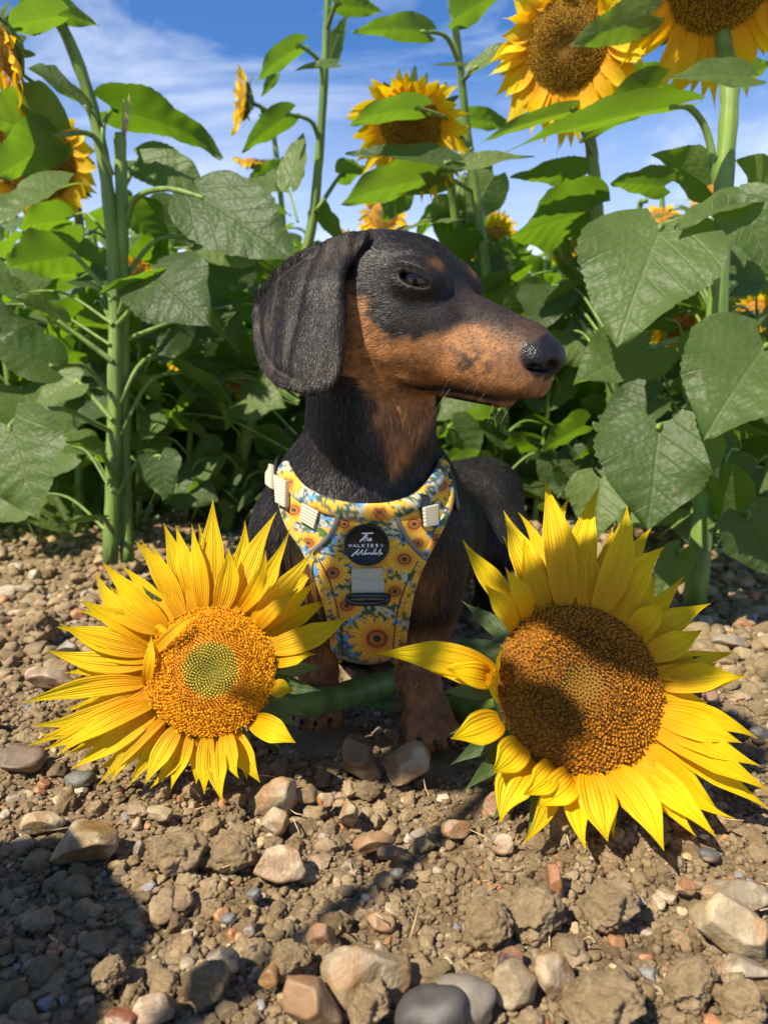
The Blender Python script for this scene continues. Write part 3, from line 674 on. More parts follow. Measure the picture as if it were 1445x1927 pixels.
st([(-0.02,-0.36),(-0.10,-0.38),(-0.08,-0.45),(0.00,-0.38),(0.02,-0.44),(0.08,-0.37),(0.12,-0.36),(0.14,-0.42),(0.22,-0.36),(0.20,-0.43),(0.28,-0.38),(0.36,-0.16),(0.30,-0.40),(0.34,-0.42),(0.42,-0.14),(0.36,-0.40),
    (0.44,-0.36),(0.40,-0.44),(0.50,-0.38),(0.46,-0.44),(0.62,-0.18),(0.54,-0.52),(0.58,-0.40),(0.66,-0.36),(0.62,-0.44),(0.70,-0.40)], 0.017, 130)
parts = []
for pl, w in ST:
    pl = np.array(pl); T = nrm(np.gradient(pl, axis=0)) if len(pl) > 1 else None; Nn = np.stack([-T[:, 1], T[:, 0]], -1)
    a = pl+Nn*w; b = pl-Nn*w; pl = np.vstack([a, b]); m = len(a)
    W3 = pb+(pl[:, :1]*bx+pl[:, 1:]*by*0.93)*RB+nb*0.00035; i = np.arange(m-1)
    V2 = np.vstack([W3, W3-nb*0.0004]); Fr = np.stack([i, i+m, i+m+1, i+1], -1)
    parts.append((V2, [np.vstack([Fr, np.stack([i, i+1, i+1+2*m, i+2*m], -1), np.stack([i+m, i+3*m, i+1+3*m, i+m+1], -1)])]))
V, F = merge(parts); lt = mesh_np('lettering', V, F, m_wht, smooth=False); lt.parent = badge; lt.matrix_parent_inverse = Matrix.Translation(-Vector(harness.location))@Matrix.Identity(4)
lt.matrix_parent_inverse = Matrix.Identity(4)
# ---------------------------------------------------------------- materials of the plants
def plant_mat(name, base, vein=None, trans=0.45, rough=0.5, tcol=None, spec=0.5, petal=False, sheen=0.0):
    m = bpy.data.materials.new(name); m.use_nodes = True; t = m.node_tree; t.nodes.clear()
    o = N(t, 'ShaderNodeOutputMaterial'); b = N(t, 'ShaderNodeBsdfPrincipled'); tr = N(t, 'ShaderNodeBsdfTranslucent'); mx = N(t, 'ShaderNodeMixShader')
    b.inputs['Roughness'].default_value = rough; b.inputs['Specular IOR Level'].default_value = spec
    uv = N(t, 'ShaderNodeUVMap'); sx = N(t, 'ShaderNodeSeparateXYZ'); L(t, uv.outputs[0], sx.inputs[0])
    def M(op, a, b_=None, **k):
        n = N(t, 'ShaderNodeMath', operation=op, **k)
        for i, v in enumerate((a, b_)):
            if v is None: continue
            if isinstance(v, (int, float)): n.inputs[i].default_value = v
            else: L(t, v, n.inputs[i])
        return n.outputs[0]
    oi = N(t, 'ShaderNodeObjectInfo'); ge = N(t, 'ShaderNodeTexCoord')
    if petal:
        at = N(t, 'ShaderNodeAttribute', attribute_name='col'); colo = at.outputs['Color']
        h = M('SINE', M('MULTIPLY', sx.outputs[1], 26.0)); nz = N(t, 'ShaderNodeTexNoise', ins={'Scale': 9.0, 'Detail': 3.0})
        cb = N(t, 'ShaderNodeCombineXYZ'); L(t, M('MULTIPLY', sx.outputs[0], 0.35), cb.inputs[0]); L(t, M('MULTIPLY', sx.outputs[1], 2.2), cb.inputs[1]); L(t, oi.outputs['Random'], cb.inputs[2])
        L(t, cb.outputs[0], nz.inputs['Vector'])
        hh = M('ADD', M('MULTIPLY', h, 0.35), nz.outputs[0]); dist = 0.0006
        mm = N(t, 'ShaderNodeMix', data_type='RGBA', blend_type='MULTIPLY'); mm.inputs[0].default_value = 0.55
        rp = N(t, 'ShaderNodeValToRGB'); rp.color_ramp.elements[0].position = 0.3; rp.color_ramp.elements[0].color = (0.86, 0.74, 0.6, 1); rp.color_ramp.elements[1].position = 0.65
        L(t, nz.outputs[0], rp.inputs[0]); L(t, colo, mm.inputs[6]); L(t, rp.outputs[0], mm.inputs[7]); colo = mm.outputs[2]; tc_ = colo
    else:
        av = M('ABSOLUTE', sx.outputs[1])
        # side veins leave the midrib forward
        side = M('ABSOLUTE', M('SUBTRACT', M('FRACT', M('MULTIPLY', M('SUBTRACT', sx.outputs[0], M('MULTIPLY', av, 0.42)), 6.0)), 0.5))
        sv = N(t, 'ShaderNodeMapRange', ins={'From Min': 0.0, 'From Max': 0.07, 'To Min': 1.0, 'To Max': 0.0}); L(t, side, sv.inputs[0])
        mv = N(t, 'ShaderNodeMapRange', ins={'From Min': 0.012, 'From Max': 0.05, 'To Min': 1.0, 'To Max': 0.0}); L(t, av, mv.inputs[0])
        vn = M('MAXIMUM', M('MULTIPLY', sv.outputs[0], 0.55), mv.outputs[0])
        nz = N(t, 'ShaderNodeTexNoise', ins={'Scale': 42.0, 'Detail': 5.0, 'Roughness': 0.65}); L(t, ge.outputs['Object'], nz.inputs['Vector'])
        vo = N(t, 'ShaderNodeTexVoronoi', ins={'Scale': 170.0}); L(t, ge.outputs['Object'], vo.inputs['Vector'])
        c1 = N(t, 'ShaderNodeMix', data_type='RGBA'); c1.inputs[6].default_value = (*[x*0.72 for x in base], 1); c1.inputs[7].default_value = (*[x*1.3 for x in base], 1); L(t, nz.outputs[0], c1.inputs[0])
        c2 = N(t, 'ShaderNodeMix', data_type='RGBA'); L(t, c1.outputs[2], c2.inputs[6]); c2.inputs[7].default_value = (*vein, 1); L(t, M('MULTIPLY', vn, 0.38), c2.inputs[0])
        hs = N(t, 'ShaderNodeHueSaturation'); L(t, c2.outputs[2], hs.inputs['Color']); L(t, M('ADD', M('MULTIPLY', oi.outputs['Random'], 0.8), 0.55), hs.inputs['Value'])
        L(t, M('ADD', M('MULTIPLY', oi.outputs['Random'], -0.03), 0.512), hs.inputs['Hue'])
        ns = N(t, 'ShaderNodeTexNoise', ins={'Scale': 95.0, 'Detail': 2.0}); L(t, ge.outputs['Object'], ns.inputs['Vector'])
        sm = N(t, 'ShaderNodeMapRange', ins={'From Min': 0.70, 'From Max': 0.76}); L(t, ns.outputs[0], sm.inputs[0]); sc_ = N(t, 'ShaderNodeMix', data_type='RGBA'); L(t, sm.outputs[0], sc_.inputs[0]); L(t, hs.outputs[0], sc_.inputs[6]); sc_.inputs[7].default_value = (0.20, 0.15, 0.06, 1)
        colo = sc_.outputs[2]
        hh = M('ADD', M('MULTIPLY', vn, -0.55), M('ADD', M('MULTIPLY', vo.outputs['Distance'], 0.5), M('MULTIPLY', nz.outputs[0], 1.2))); dist = 0.002
        c3 = N(t, 'ShaderNodeMix', data_type='RGBA', blend_type='MIX'); c3.inputs[0].default_value = 0.75; L(t, colo, c3.inputs[6]); c3.inputs[7].default_value = (*(tcol or base), 1)
        c4 = N(t, 'ShaderNodeMix', data_type='RGBA', blend_type='MULTIPLY'); L(t, M('MULTIPLY', vn, 0.5), c4.inputs[0]); L(t, c3.outputs[2], c4.inputs[6]); c4.inputs[7].default_value = (0.35, 0.4, 0.3, 1); tc_ = c4.outputs[2]
    bu = N(t, 'ShaderNodeBump', ins={'Distance': dist, 'Strength': 0.8 if petal else 0.7}); L(t, hh, bu.inputs['Height']); L(t, bu.outputs[0], b.inputs['Normal'])
    L(t, colo, b.inputs['Base Color']); L(t, tc_, tr.inputs[0]); mx.inputs[0].default_value = trans
    if sheen: b.inputs['Sheen Weight'].default_value = sheen; b.inputs['Sheen Roughness'].default_value = 0.4
    L(t, b.outputs[0], mx.inputs[1]); L(t, tr.outputs[0], mx.inputs[2]); L(t, mx.outputs[0], o.inputs[0])
    return m
m_petal = plant_mat('petal', (0.8, 0.5, 0.01), trans=0.42, rough=0.55, petal=True, spec=0.3)
m_leaf = plant_mat('leaf', (0.086, 0.132, 0.036), (0.19, 0.24, 0.085), trans=0.42, rough=0.48, tcol=(0.26, 0.50, 0.006), spec=0.34, sheen=0.03)
m_sepal = plant_mat('sepal', (0.075, 0.13, 0.03), (0.14, 0.2, 0.06), trans=0.3, rough=0.6, tcol=(0.2, 0.34, 0.02))
m_stem, t_, b_ = principled('stem', Roughness=0.55)
tco = N(t_, 'ShaderNodeTexCoord'); nz = N(t_, 'ShaderNodeTexNoise', ins={'Scale': 30.0, 'Detail': 5.0}); mpp = N(t_, 'ShaderNodeMapping'); mpp.inputs['Scale'].default_value = (3, 3, 0.35)
L(t_, tco.outputs['Object'], mpp.inputs[0]); L(t_, mpp.outputs[0], nz.inputs['Vector']); rp = N(t_, 'ShaderNodeValToRGB')
rp.color_ramp.elements[0].position = 0.3; rp.color_ramp.elements[0].color = (0.07, 0.13, 0.018, 1); rp.color_ramp.elements[1].position = 0.7; rp.color_ramp.elements[1].color = (0.17, 0.26, 0.035, 1)
L(t_, nz.outputs[0], rp.inputs[0]); L(t_, rp.outputs[0], b_.inputs['Base Color'])
bu = N(t_, 'ShaderNodeBump', ins={'Distance': 0.002, 'Strength': 0.6}); L(t_, nz.outputs[0], bu.inputs['Height']); L(t_, bu.outputs[0], b_.inputs['Normal'])
b_.inputs['Sheen Weight'].default_value = 0.08
m_disc, t_, b_ = principled('disc_florets', Roughness=0.7, Specular_IOR_Level=0.15)
at = N(t_, 'ShaderNodeAttribute', attribute_name='col'); L(t_, at.outputs['Color'], b_.inputs['Base Color'])

# ---------------------------------------------------------------- petals and discs
def ribbon(mid, up, width, nv=9, ridge=0.0, cup=0.0, twist=0.0, seed=0, wave=0.0):
    """mid: (n,3) midline, up: surface normal hint, width: (n,) half widths"""
    n = len(mid); T = nrm(np.gradient(mid, axis=0)); up = np.broadcast_to(np.asarray(up, float), (n, 3))
    B = nrm(np.cross(T, up)); Nn = np.cross(B, T)
    a = twist*np.linspace(0, 1, n)**1.3; ca, sa = np.cos(a)[:, None], np.sin(a)[:, None]; B, Nn = B*ca+Nn*sa, Nn*ca-B*sa
    v = np.linspace(-1, 1, nv); u = np.linspace(0, 1, n)
    off = cup*(v**2)[None]*width[:, None]+ridge*np.cos(v*math.pi*2.5)[None]*np.sin(np.pi*np.clip(u*1.05, 0, 1))[:, None]
    off = off+wave*np.sin(u*9+seed)[:, None]*np.abs(v)[None]*np.sign(v)[None]*width[:, None]
    V = mid[:, None]+B[:, None]*(v[None, :, None]*width[:, None, None])+Nn[:, None]*off[..., None]
    uv = np.stack(np.broadcast_arrays(u[:, None], v[None]), -1).reshape(-1, 2)
    i = np.arange(n-1)[:, None]*nv; j = np.arange(nv-1)[None]
    return V.reshape(-1, 3), np.stack([i+j, i+j+1, i+nv+j+1, i+nv+j], -1).reshape(-1, 4), uv
def bez(p0, p1, p2, p3, n):
    t = np.linspace(0, 1, n)[:, None]; return (1-t)**3*p0+3*(1-t)**2*t*p1+3*(1-t)*t*t*p2+t**3*p3
PW = lambda u, k=1.0: (0.36+0.64*np.sin(np.pi*np.clip(u, 0, 1)**0.72)**0.9)*np.clip((1-u)/0.46, 0, 1)**0.78
YEL, ORA = np.array([0.92, 0.68, 0.004]), np.array([0.86, 0.42, 0.003])
def petal_geo(b, tip, nrm_, w, lift=0.25, curl=0.0, twist=0.0, seed=0, n=18, nv=9, side=0.0):
    b = np.asarray(b, float); tip = np.asarray(tip, float); d = tip-b; l = np.linalg.norm(d); d = d/l
    sd = np.cross(nrm_, d)
    mid = bez(b, b+(d+nrm_*lift+sd*side)*l*0.34, tip-(d+nrm_*curl-sd*side)*l*0.30, tip, n)
    u = np.linspace(0, 1, n); wd = w*PW(u)
    V, F, uv = ribbon(mid, nrm_, wd, nv, ridge=w*0.10, cup=0.16+0.12*math.sin(seed*3.1), twist=twist, seed=seed, wave=0.10)
    uu = np.repeat(u, nv); c = mixc(np.tile(ORA, (len(V), 1)), YEL, sstep(0.0, 0.75, uu)); c = c*(0.93+0.14*vhash(seed*7+1))
    return V, F, uv, c
def disc_geo(C, n, R, seed=1, N_=1300, style='left', depth=0.012, lean=(0, 0)):
    """phyllotaxis disc of single florets; returns V, F, colours"""
    rng = np.random.default_rng(seed); ax = nrm(np.cross([0, 0, 1.0], n)); ay = np.cross(n, ax)
    def height(r): return depth*(1-(r**2))+0.0-0.30*depth*np.exp(-(r/0.30)**2) if style == 'left' else depth*(1-r**2.2)-0.45*depth*np.exp(-(r/0.28)**2)
    parts, cols = [], []
    # base dome and the green back
    rr = np.linspace(0, 1, 24); th = np.linspace(0, 2*np.pi, 72, endpoint=False)
    V = (C+(rr[:, None, None]*R*(np.cos(th)[None, :, None]*ax+np.sin(th)[None, :, None]*ay))+(height(rr)[:, None, None]-0.0012)*n).reshape(-1, 3)
    i = np.arange(23)[:, None]*72; j = np.arange(72)[None]; j2 = (j+1) % 72
    parts.append((V, np.stack([i+j, i+72+j, i+72+j2, i+j2], -1).reshape(-1, 4)))
    r2 = np.repeat(rr, 72)[:, None]
    cols.append(np.where(r2 < 0.4, [[0.16, 0.13, 0.015]], [[0.50, 0.19, 0.008]]) if style == 'left' else np.tile([[0.17, 0.07, 0.008]], (len(V), 1)))
    k = np.arange(1, N_+1); r = np.sqrt(k/N_); a = k*2.39996323
    pos = C+R*r[:, None]*(np.cos(a)[:, None]*ax+np.sin(a)[:, None]*ay)+height(r)[:, None]*n
    rd = np.cos(a)[:, None]*ax+np.sin(a)[:, None]*ay; nn = nrm(n+rd*0.35*r[:, None]); tt = nrm(np.cross(nn, rd)); rd2 = np.cross(tt, nn)
    s0 = R*math.sqrt(1/N_)*1.7
    def inst(mask, PV, PF, scl, col, jit=0.15, lean_=0.0):
        m = np.where(mask)[0]
        if len(m) == 0: return
        sc = scl[m] if np.ndim(scl) else np.full(len(m), scl); ph = rng.uniform(0, 6.28, len(m)); c, s = np.cos(ph)[:, None], np.sin(ph)[:, None]
        X = rd2[m]*c+tt[m]*s; Y = tt[m]*c-rd2[m]*s; Z = nrm(nn[m]+rng.normal(0, jit, (len(m), 3))+rd2[m]*lean_)
        V = pos[m][:, None]+(PV[None, :, :1]*X[:, None]+PV[None, :, 1:2]*Y[:, None]+PV[None, :, 2:]*Z[:, None])*sc[:, None, None]
        Fq = (PF[None]+np.arange(len(m))[:, None, None]*len(PV)).reshape(-1, PF.shape[1])
        cc = col(m, PV); parts.append((V.reshape(-1, 3), Fq)); cols.append(cc.reshape(-1, 3))
    sv, sf = sphere_np((0, 0, 0.35), 0.5, 7, 6, (1, 1, 1.35))
    # closed bud, open five-lobed floret, dark anther stick, forked yellow tip
    th5 = np.linspace(0, 2*np.pi, 10, endpoint=False)
    cup = np.vstack([np.stack([0.20*np.cos(th5), 0.20*np.sin(th5), 0*th5], -1), np.stack([0.30*np.cos(th5), 0.30*np.sin(th5), 0*th5+0.55], -1), np.stack([np.where(np.arange(10) % 2, .34, .66)*np.cos(th5), np.where(np.arange(10) % 2, .34, .66)*np.sin(th5), np.where(np.arange(10) % 2, .6, .82)], -1)])
    j = np.arange(10); j2 = (j+1) % 10; cf = np.vstack([np.stack([j, j2, j2+10, j+10], -1), np.stack([j+10, j2+10, j2+20, j+20], -1)])
    th3 = np.linspace(0, 2*np.pi, 4, endpoint=False); stk = np.vstack([np.stack([0.13*np.cos(th3), 0.13*np.sin(th3), 0*th3], -1), np.stack([0.15*np.cos(th3), 0.15*np.sin(th3), 0*th3+1.25], -1), np.stack([0.02*np.cos(th3), 0.02*np.sin(th3), 0*th3+1.5], -1)])
    j = np.arange(4); j2 = (j+1) % 4; skf = np.vstack([np.stack([j, j2, j2+4, j+4], -1), np.stack([j+4, j2+4, j2+8, j+8], -1)])
    fork = []
    for sg in (-1, 1):
        V_, F_ = tube(np.array([[0, 0, 1.2], [sg*0.12, 0, 1.5], [sg*0.40, 0, 1.62], [sg*0.45, 0, 1.40]]), [0.10, 0.09, 0.08, 0.05], 4, cap=False); fork.append((V_, F_))
    fv, ff = merge(fork); ff = ff[0]
    var = rng.uniform(0.75, 1.25, N_)[:, None, None]
    if style == 'left':
        zi, zm = 0.44, 0.60; r = r+rng.normal(0, 0.022, N_)
        def cb(m, PV):
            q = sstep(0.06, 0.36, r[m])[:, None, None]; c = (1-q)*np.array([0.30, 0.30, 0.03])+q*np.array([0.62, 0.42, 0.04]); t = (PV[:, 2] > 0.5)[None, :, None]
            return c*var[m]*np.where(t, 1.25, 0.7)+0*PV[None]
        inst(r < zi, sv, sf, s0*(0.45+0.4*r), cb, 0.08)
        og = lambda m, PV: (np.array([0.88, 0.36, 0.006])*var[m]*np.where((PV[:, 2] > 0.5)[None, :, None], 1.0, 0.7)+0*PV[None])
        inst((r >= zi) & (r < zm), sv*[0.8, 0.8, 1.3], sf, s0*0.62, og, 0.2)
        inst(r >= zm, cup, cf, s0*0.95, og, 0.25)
        inst((r >= zi) & (rng.random(N_) < np.where(r < 0.82, 0.8, 0.25)), stk, skf, s0*0.85, lambda m, PV: np.tile([[0.035, 0.012, 0.006]], (len(m)*len(PV), 1)), 0.25, -0.35)
        inst(r > 0.60, fv, ff, s0*0.95, lambda m, PV: np.array([0.86, 0.42, 0.012])*var[m]+0*PV[None], 0.35)
    else:
        zi, zm = 0.22, 0.44
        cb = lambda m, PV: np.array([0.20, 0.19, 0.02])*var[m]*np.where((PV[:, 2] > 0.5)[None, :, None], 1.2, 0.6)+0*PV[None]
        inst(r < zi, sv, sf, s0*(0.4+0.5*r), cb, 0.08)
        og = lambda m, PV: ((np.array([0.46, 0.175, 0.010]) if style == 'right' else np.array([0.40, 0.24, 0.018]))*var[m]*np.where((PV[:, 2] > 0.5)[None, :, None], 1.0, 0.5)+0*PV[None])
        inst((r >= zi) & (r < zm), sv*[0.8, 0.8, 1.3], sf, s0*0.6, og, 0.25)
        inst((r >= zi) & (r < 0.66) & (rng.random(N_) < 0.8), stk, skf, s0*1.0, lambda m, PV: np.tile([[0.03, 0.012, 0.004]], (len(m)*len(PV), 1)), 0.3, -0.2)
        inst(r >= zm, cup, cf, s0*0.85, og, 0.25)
        inst((r > 0.30) & (rng.random(N_) < 0.55), fv, ff, s0*0.75, lambda m, PV: (np.array([0.52, 0.21, 0.012]) if style == 'right' else np.array([0.45, 0.27, 0.02]))*var[m]+0*PV[None], 0.4)
    V, F = merge(parts); return V, F, np.vstack(cols)
def hero_flower(label, cpx, depth, nofs, R, tips, style, seed, stem_pts, group=None):
    rng = np.random.default_rng(seed); C = P(*cpx, depth); n = nrm(CAM-C); n = nrm(n+np.array(nofs))
    root = thing('cut_sunflower', label, 'sunflower', tuple(C-n*0.02))
    ax = nrm(np.cross([0, 0, 1.0], n)); ay = np.cross(n, ax)
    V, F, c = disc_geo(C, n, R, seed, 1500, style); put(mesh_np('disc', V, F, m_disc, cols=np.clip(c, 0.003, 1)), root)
    for k, tp in enumerate(tips):
        px, py = tp[:2]; o = tp[2] if len(tp) > 2 else {}
        r = FW+(px-CX)/FPX*RT+(CY-py)/FPX*UPV
        cupf = o.get('fwd', rng.uniform(-0.006, 0.008)); t = ((C+n*cupf-CAM)@n)/(r@n); T = CAM+t*r
        if T[2] < 0.010: T = np.array(G(px, py, 0.010+0.004*(k % 3)))
        d = T-C; d = d-n*(d@n); ang = math.atan2(d@ay, d@ax)+o.get('a', 0)
        rb = R*o.get('rb', 0.97+0.05*(k % 2)); B = C+rb*(math.cos(ang)*ax+math.sin(ang)*ay)-n*(0.002+0.003*(k % 2))+n*o.get('bn', 0)
        w = o.get('w', rng.uniform(0.0066, 0.0088))*0.80*R/0.041
        V, F, uv, c = petal_geo(B, T, n, w, o.get('lift', rng.uniform(0.0, 0.45)), o.get('curl', rng.uniform(-0.25, 0.25)), o.get('tw', rng.normal(0, 0.35)), seed*100+k, side=o.get('side', rng.normal(0, 0.22)), n=20)
        put(mesh_np('petal', V, [F], m_petal, cols=c, uv=uv), root)
    for k in range(26):
        a = (k+rng.uniform(-.35, .35))/26*2*math.pi; dr = math.cos(a)*ax+math.sin(a)*ay
        if (dr[0] > 0.45 and dr[2] < 0.35 if style == 'left' else dr[0] < -0.35): continue
        B = C+dr*R*0.96-n*0.0045; T = B+dr*R*rng.uniform(1.15, 1.55)-n*rng.uniform(0, 0.012)
        if T[2] < 0.012: T[2] = 0.012
        V, F, uv, c = petal_geo(B, T, n, rng.uniform(0.0050, 0.0070)*R/0.041, rng.uniform(-.2, .2), rng.uniform(-.3, .3), rng.normal(0, .4), seed*300+k, side=rng.normal(0, .2), n=16); put(mesh_np('petal', V, [F], m_petal, cols=c, uv=uv), root)
    m = 26
    for k in range(m):
        a = k/m*2*math.pi+rng.uniform(-.1, .1); dr = math.cos(a)*ax+math.sin(a)*ay; B = C+dr*R*0.9-n*0.009; l = rng.uniform(0.026, 0.040)*R/0.039
        T = B+dr*l-n*rng.uniform(-0.004, 0.012)
        if T[2] < 0.006: T[2] = 0.006
        mid = bez(B, B+dr*l*.3-n*0.004, T-dr*l*.3, T, 10); u = np.linspace(0, 1, 10)
        V, F, uv = ribbon(mid, n, 0.0062*np.sin(np.pi*(0.22+0.78*u))**0.9*(1-u**3)+1e-5, 5, cup=0.2, wave=0.1, seed=k); put(mesh_np('sepal', V, [F], m_sepal, uv=uv), root)
    th = np.linspace(0, 2*np.pi, 40, endpoint=False); prof = [(1.0, 0.0), (1.02, -0.006), (0.85, -0.014), (0.5, -0.021), (0.22, -0.027)]
    V = np.vstack([C+R*p_[0]*(np.cos(th)[:, None]*ax+np.sin(th)[:, None]*ay)+n*p_[1] for p_ in prof]); i = np.arange(4)[:, None]*40; j = np.arange(40)[None]; j2 = (j+1) % 40
    put(mesh_np('receptacle', V, np.stack([i+j, i+40+j, i+40+j2, i+j2], -1).reshape(-1, 4), m_sepal), root)
    pts = catmull([C-n*0.024, C-n*0.045]+[np.array(q) for q in stem_pts], 30); V, F = tube(pts, np.linspace(0.0085, 0.0105, 30)*(1+0.05*np.sin(np.arange(30)*1.3)), 14)
    put(mesh_np('stem', V, F, m_stem), root)
    return root
TL = [(401,939,dict(w=.0105,lift=.1,tw=.1)),(461,979,dict(w=.0085,lift=.1)),(521,963,dict(w=.0085,lift=.3,side=.2)),(547,993,dict(w=.006,lift=.8,curl=.9,fwd=.004)),(593,1034,dict(w=.008,lift=.6,fwd=.012)),(598,1090,dict(w=.0065,fwd=.008)),(565,1106,dict(w=.006,fwd=.016,lift=.8)),
 (500,1035,dict(w=.0065,fwd=.022,lift=.9)),(660,1157,dict(w=.0105,lift=.5,fwd=.014,tw=.3)),(597,1231,dict(w=.0075,lift=.9,curl=.8,fwd=.014)),(554,1300,dict(w=.0075,lift=.9,curl=1.0,fwd=.010)),(557,1398,dict(w=.0100,lift=1.3,curl=-.4,fwd=.022,tw=-.3,a=-.15)),
 (450,1466,dict(w=.0075,lift=.7,curl=.9,fwd=.016)),(419,1510,dict(w=.0085,lift=.5,curl=.3)),(385,1496,dict(w=.0070,curl=.6)),(322,1486,dict(w=.0070,curl=.9,lift=.5)),(273,1477,dict(w=.0080,curl=.3)),(206,1475,dict(w=.0080,curl=.4)),(181,1482,dict(w=.0050,curl=.8)),(133,1448),(106,1424),(81,1412),(51,1405),(53,1364),(74,1384),
 (40,1324,dict(w=.0085)),(86,1222,dict(w=.0085)),(106,1180,dict(w=.0085)),(111,1171),(147,1129,dict(w=.0085)),(181,1074,dict(w=.0085)),(192,1055),(253,1017,dict(w=.0085)),(267,1017),(308,983,dict(w=.009)),(331,988),(361,983),(385,1010),(430,1030,dict(w=.0095,fwd=.01)),(225,1110),(160,1215,dict(fwd=-.008)),(150,1290,dict(fwd=-.008)),
 (376,1152,dict(w=.0045,lift=.9,curl=-.9,fwd=.007,a=1.15,rb=.98,bn=.002)),(313,1174,dict(w=.0060,lift=1.5,curl=1.4,fwd=.014,rb=1.0,bn=.002,a=.2)),(285,1195,dict(w=.0045,lift=.9,curl=-.8,fwd=.006,a=.75,rb=1.0,bn=.002))]
hero_flower('cut sunflower head with orange ring and green centre, lying left of the dog\'s legs', (397,1262), 0.468, (0.0, 0.0, 0.10), 0.0385, TL, 'left', 5,
            [P(560, 1322, 0.52), P(680, 1300, 0.57), P(770, 1270, 0.62)])
TR = [(1024,901,dict(w=.0105,lift=.1,curl=0,tw=0)),(1040,906,dict(w=.003,curl=.8)),(1128,914,dict(w=.009,lift=.1,tw=.1)),(1072,932,dict(w=.0085,lift=.05)),(1179,950,dict(w=.0100,lift=.1,tw=0)),(1167,983,dict(w=.007,fwd=-.01)),(1225,993,dict(w=.0085,lift=.1)),(1251,1028,dict(w=.0110,lift=.1,tw=0)),(1230,1080,dict(w=.0085,fwd=-.008)),(1247,1133,dict(w=.0085,lift=.1)),
 (1321,1185,dict(w=.0085,lift=.1)),(1396,1274,dict(w=.0090,tw=0)),(1350,1246,dict(w=.006,fwd=-.012)),(1406,1380,dict(w=.0075,fwd=-.01)),(1396,1398,dict(w=.0090,tw=0)),(1432,1442,dict(w=.0080)),(1447,1490,dict(w=.0080)),(1450,1525,dict(w=.0075)),(1386,1542,dict(w=.0070,curl=.9,lift=.4)),(1310,1575,dict(w=.0080,curl=1.0,lift=.5)),(1249,1602,dict(w=.0100,lift=.4)),(1226,1563,dict(w=.006,curl=.9,lift=.6,fwd=.012)),
 (1143,1585,dict(w=.0115,lift=.5,tw=0)),(942,1550,dict(w=.0110,lift=.9,curl=.4,fwd=.010)),(984,1496,dict(w=.0085,lift=.9,curl=.2,fwd=.02,a=.2)),(1012,1520,dict(w=.0095,lift=1.2,curl=.5,fwd=.016,a=.3)),(927,1454,dict(w=.0100,lift=.7,curl=.9,fwd=.02,tw=.2)),(847,1390,dict(w=.0100,lift=.5,curl=.5,fwd=.014)),(806,1264,dict(w=.0070,lift=.5,fwd=.008)),(840,1259,dict(w=.0085,lift=1.0,fwd=.016)),
 (708,1230,dict(w=.0100,lift=.3,curl=.1,fwd=.016,tw=.1)),(870,1015,dict(w=.0085,lift=.5,fwd=.012)),(912,1100,dict(w=.007,lift=1.1,curl=-.3,fwd=.024)),(947,960,dict(w=.0100,lift=.2)),(950,1066,dict(w=.0065,lift=1.2,curl=.6,fwd=.026)),(985,1010,dict(w=.008)),(920,1290,dict(w=.008,lift=1.2,curl=.8,fwd=.026)),(1090,1010,dict(w=.0085,fwd=-.006)),(1260,1190,dict(fwd=-.008)),(1330,1320,dict(fwd=-.006)),(935,1235,dict(w=.009,lift=1.5,curl=.5,fwd=.03))]
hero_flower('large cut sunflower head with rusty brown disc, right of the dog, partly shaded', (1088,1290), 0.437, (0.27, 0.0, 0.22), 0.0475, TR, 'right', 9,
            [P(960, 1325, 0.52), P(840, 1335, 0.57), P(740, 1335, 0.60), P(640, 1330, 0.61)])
# ---------------------------------------------------------------- the ground
def soil_h(x, y):
    p = np.stack([x, y, 0*x], -1); far = sstep(0.55, 0.9, y)
    h = (fbm(p*7, 3, 51)-0.5)*0.014+(fbm(p*38, 4, 52)-0.5)*0.010*(1-0.3*far)
    h = h+(fbm(p*3.1, 2, 53)-0.5)*0.05*far
    flat = np.exp(-(((x-0.0)/0.16)**2+((y-0.55)/0.10)**2))
    return h*(1-0.8*flat)-0.006
def soil_mat(name, c0, c1, c2, scale=1.0, bump=0.0024, rand=0.5):
    m, t, b = principled(name, Roughness=0.95); b.inputs['Specular IOR Level'].default_value = 0.15
    tc_ = N(t, 'ShaderNodeTexCoord'); ge = tc_.outputs['Object']
    n1_ = N(t, 'ShaderNodeTexNoise', ins={'Scale': 38.0*scale, 'Detail': 8.0, 'Roughness': 0.66}); L(t, ge, n1_.inputs['Vector'])
    n2_ = N(t, 'ShaderNodeTexNoise', ins={'Scale': 420.0*scale, 'Detail': 6.0, 'Roughness': 0.75}); L(t, ge, n2_.inputs['Vector'])
    r = N(t, 'ShaderNodeValToRGB'); e = r.color_ramp.elements; e[0].position = 0.32; e[0].color = (*c0, 1); e[1].position = 0.68; e[1].color = (*c2, 1); k = e.new(0.5); k.color = (*c1, 1)
    L(t, n1_.outputs[0], r.inputs[0]); at = N(t, 'ShaderNodeAttribute', attribute_name='col')
    mm = N(t, 'ShaderNodeMix', data_type='RGBA', blend_type='MULTIPLY'); mm.inputs[0].default_value = 1.0; L(t, r.outputs[0], mm.inputs[6]); L(t, at.outputs['Color'], mm.inputs[7])
    m3 = N(t, 'ShaderNodeMix', data_type='RGBA', blend_type='OVERLAY'); m3.inputs[0].default_value = 0.55; L(t, mm.outputs[2], m3.inputs[6]); L(t, n2_.outputs[0], m3.inputs[7]); L(t, m3.outputs[2], b.inputs['Base Color'])
    bu = N(t, 'ShaderNodeBump', ins={'Distance': bump, 'Strength': 1.0}); L(t, n2_.outputs[0], bu.inputs['Height']); L(t, bu.outputs[0], b.inputs['Normal'])
    return m
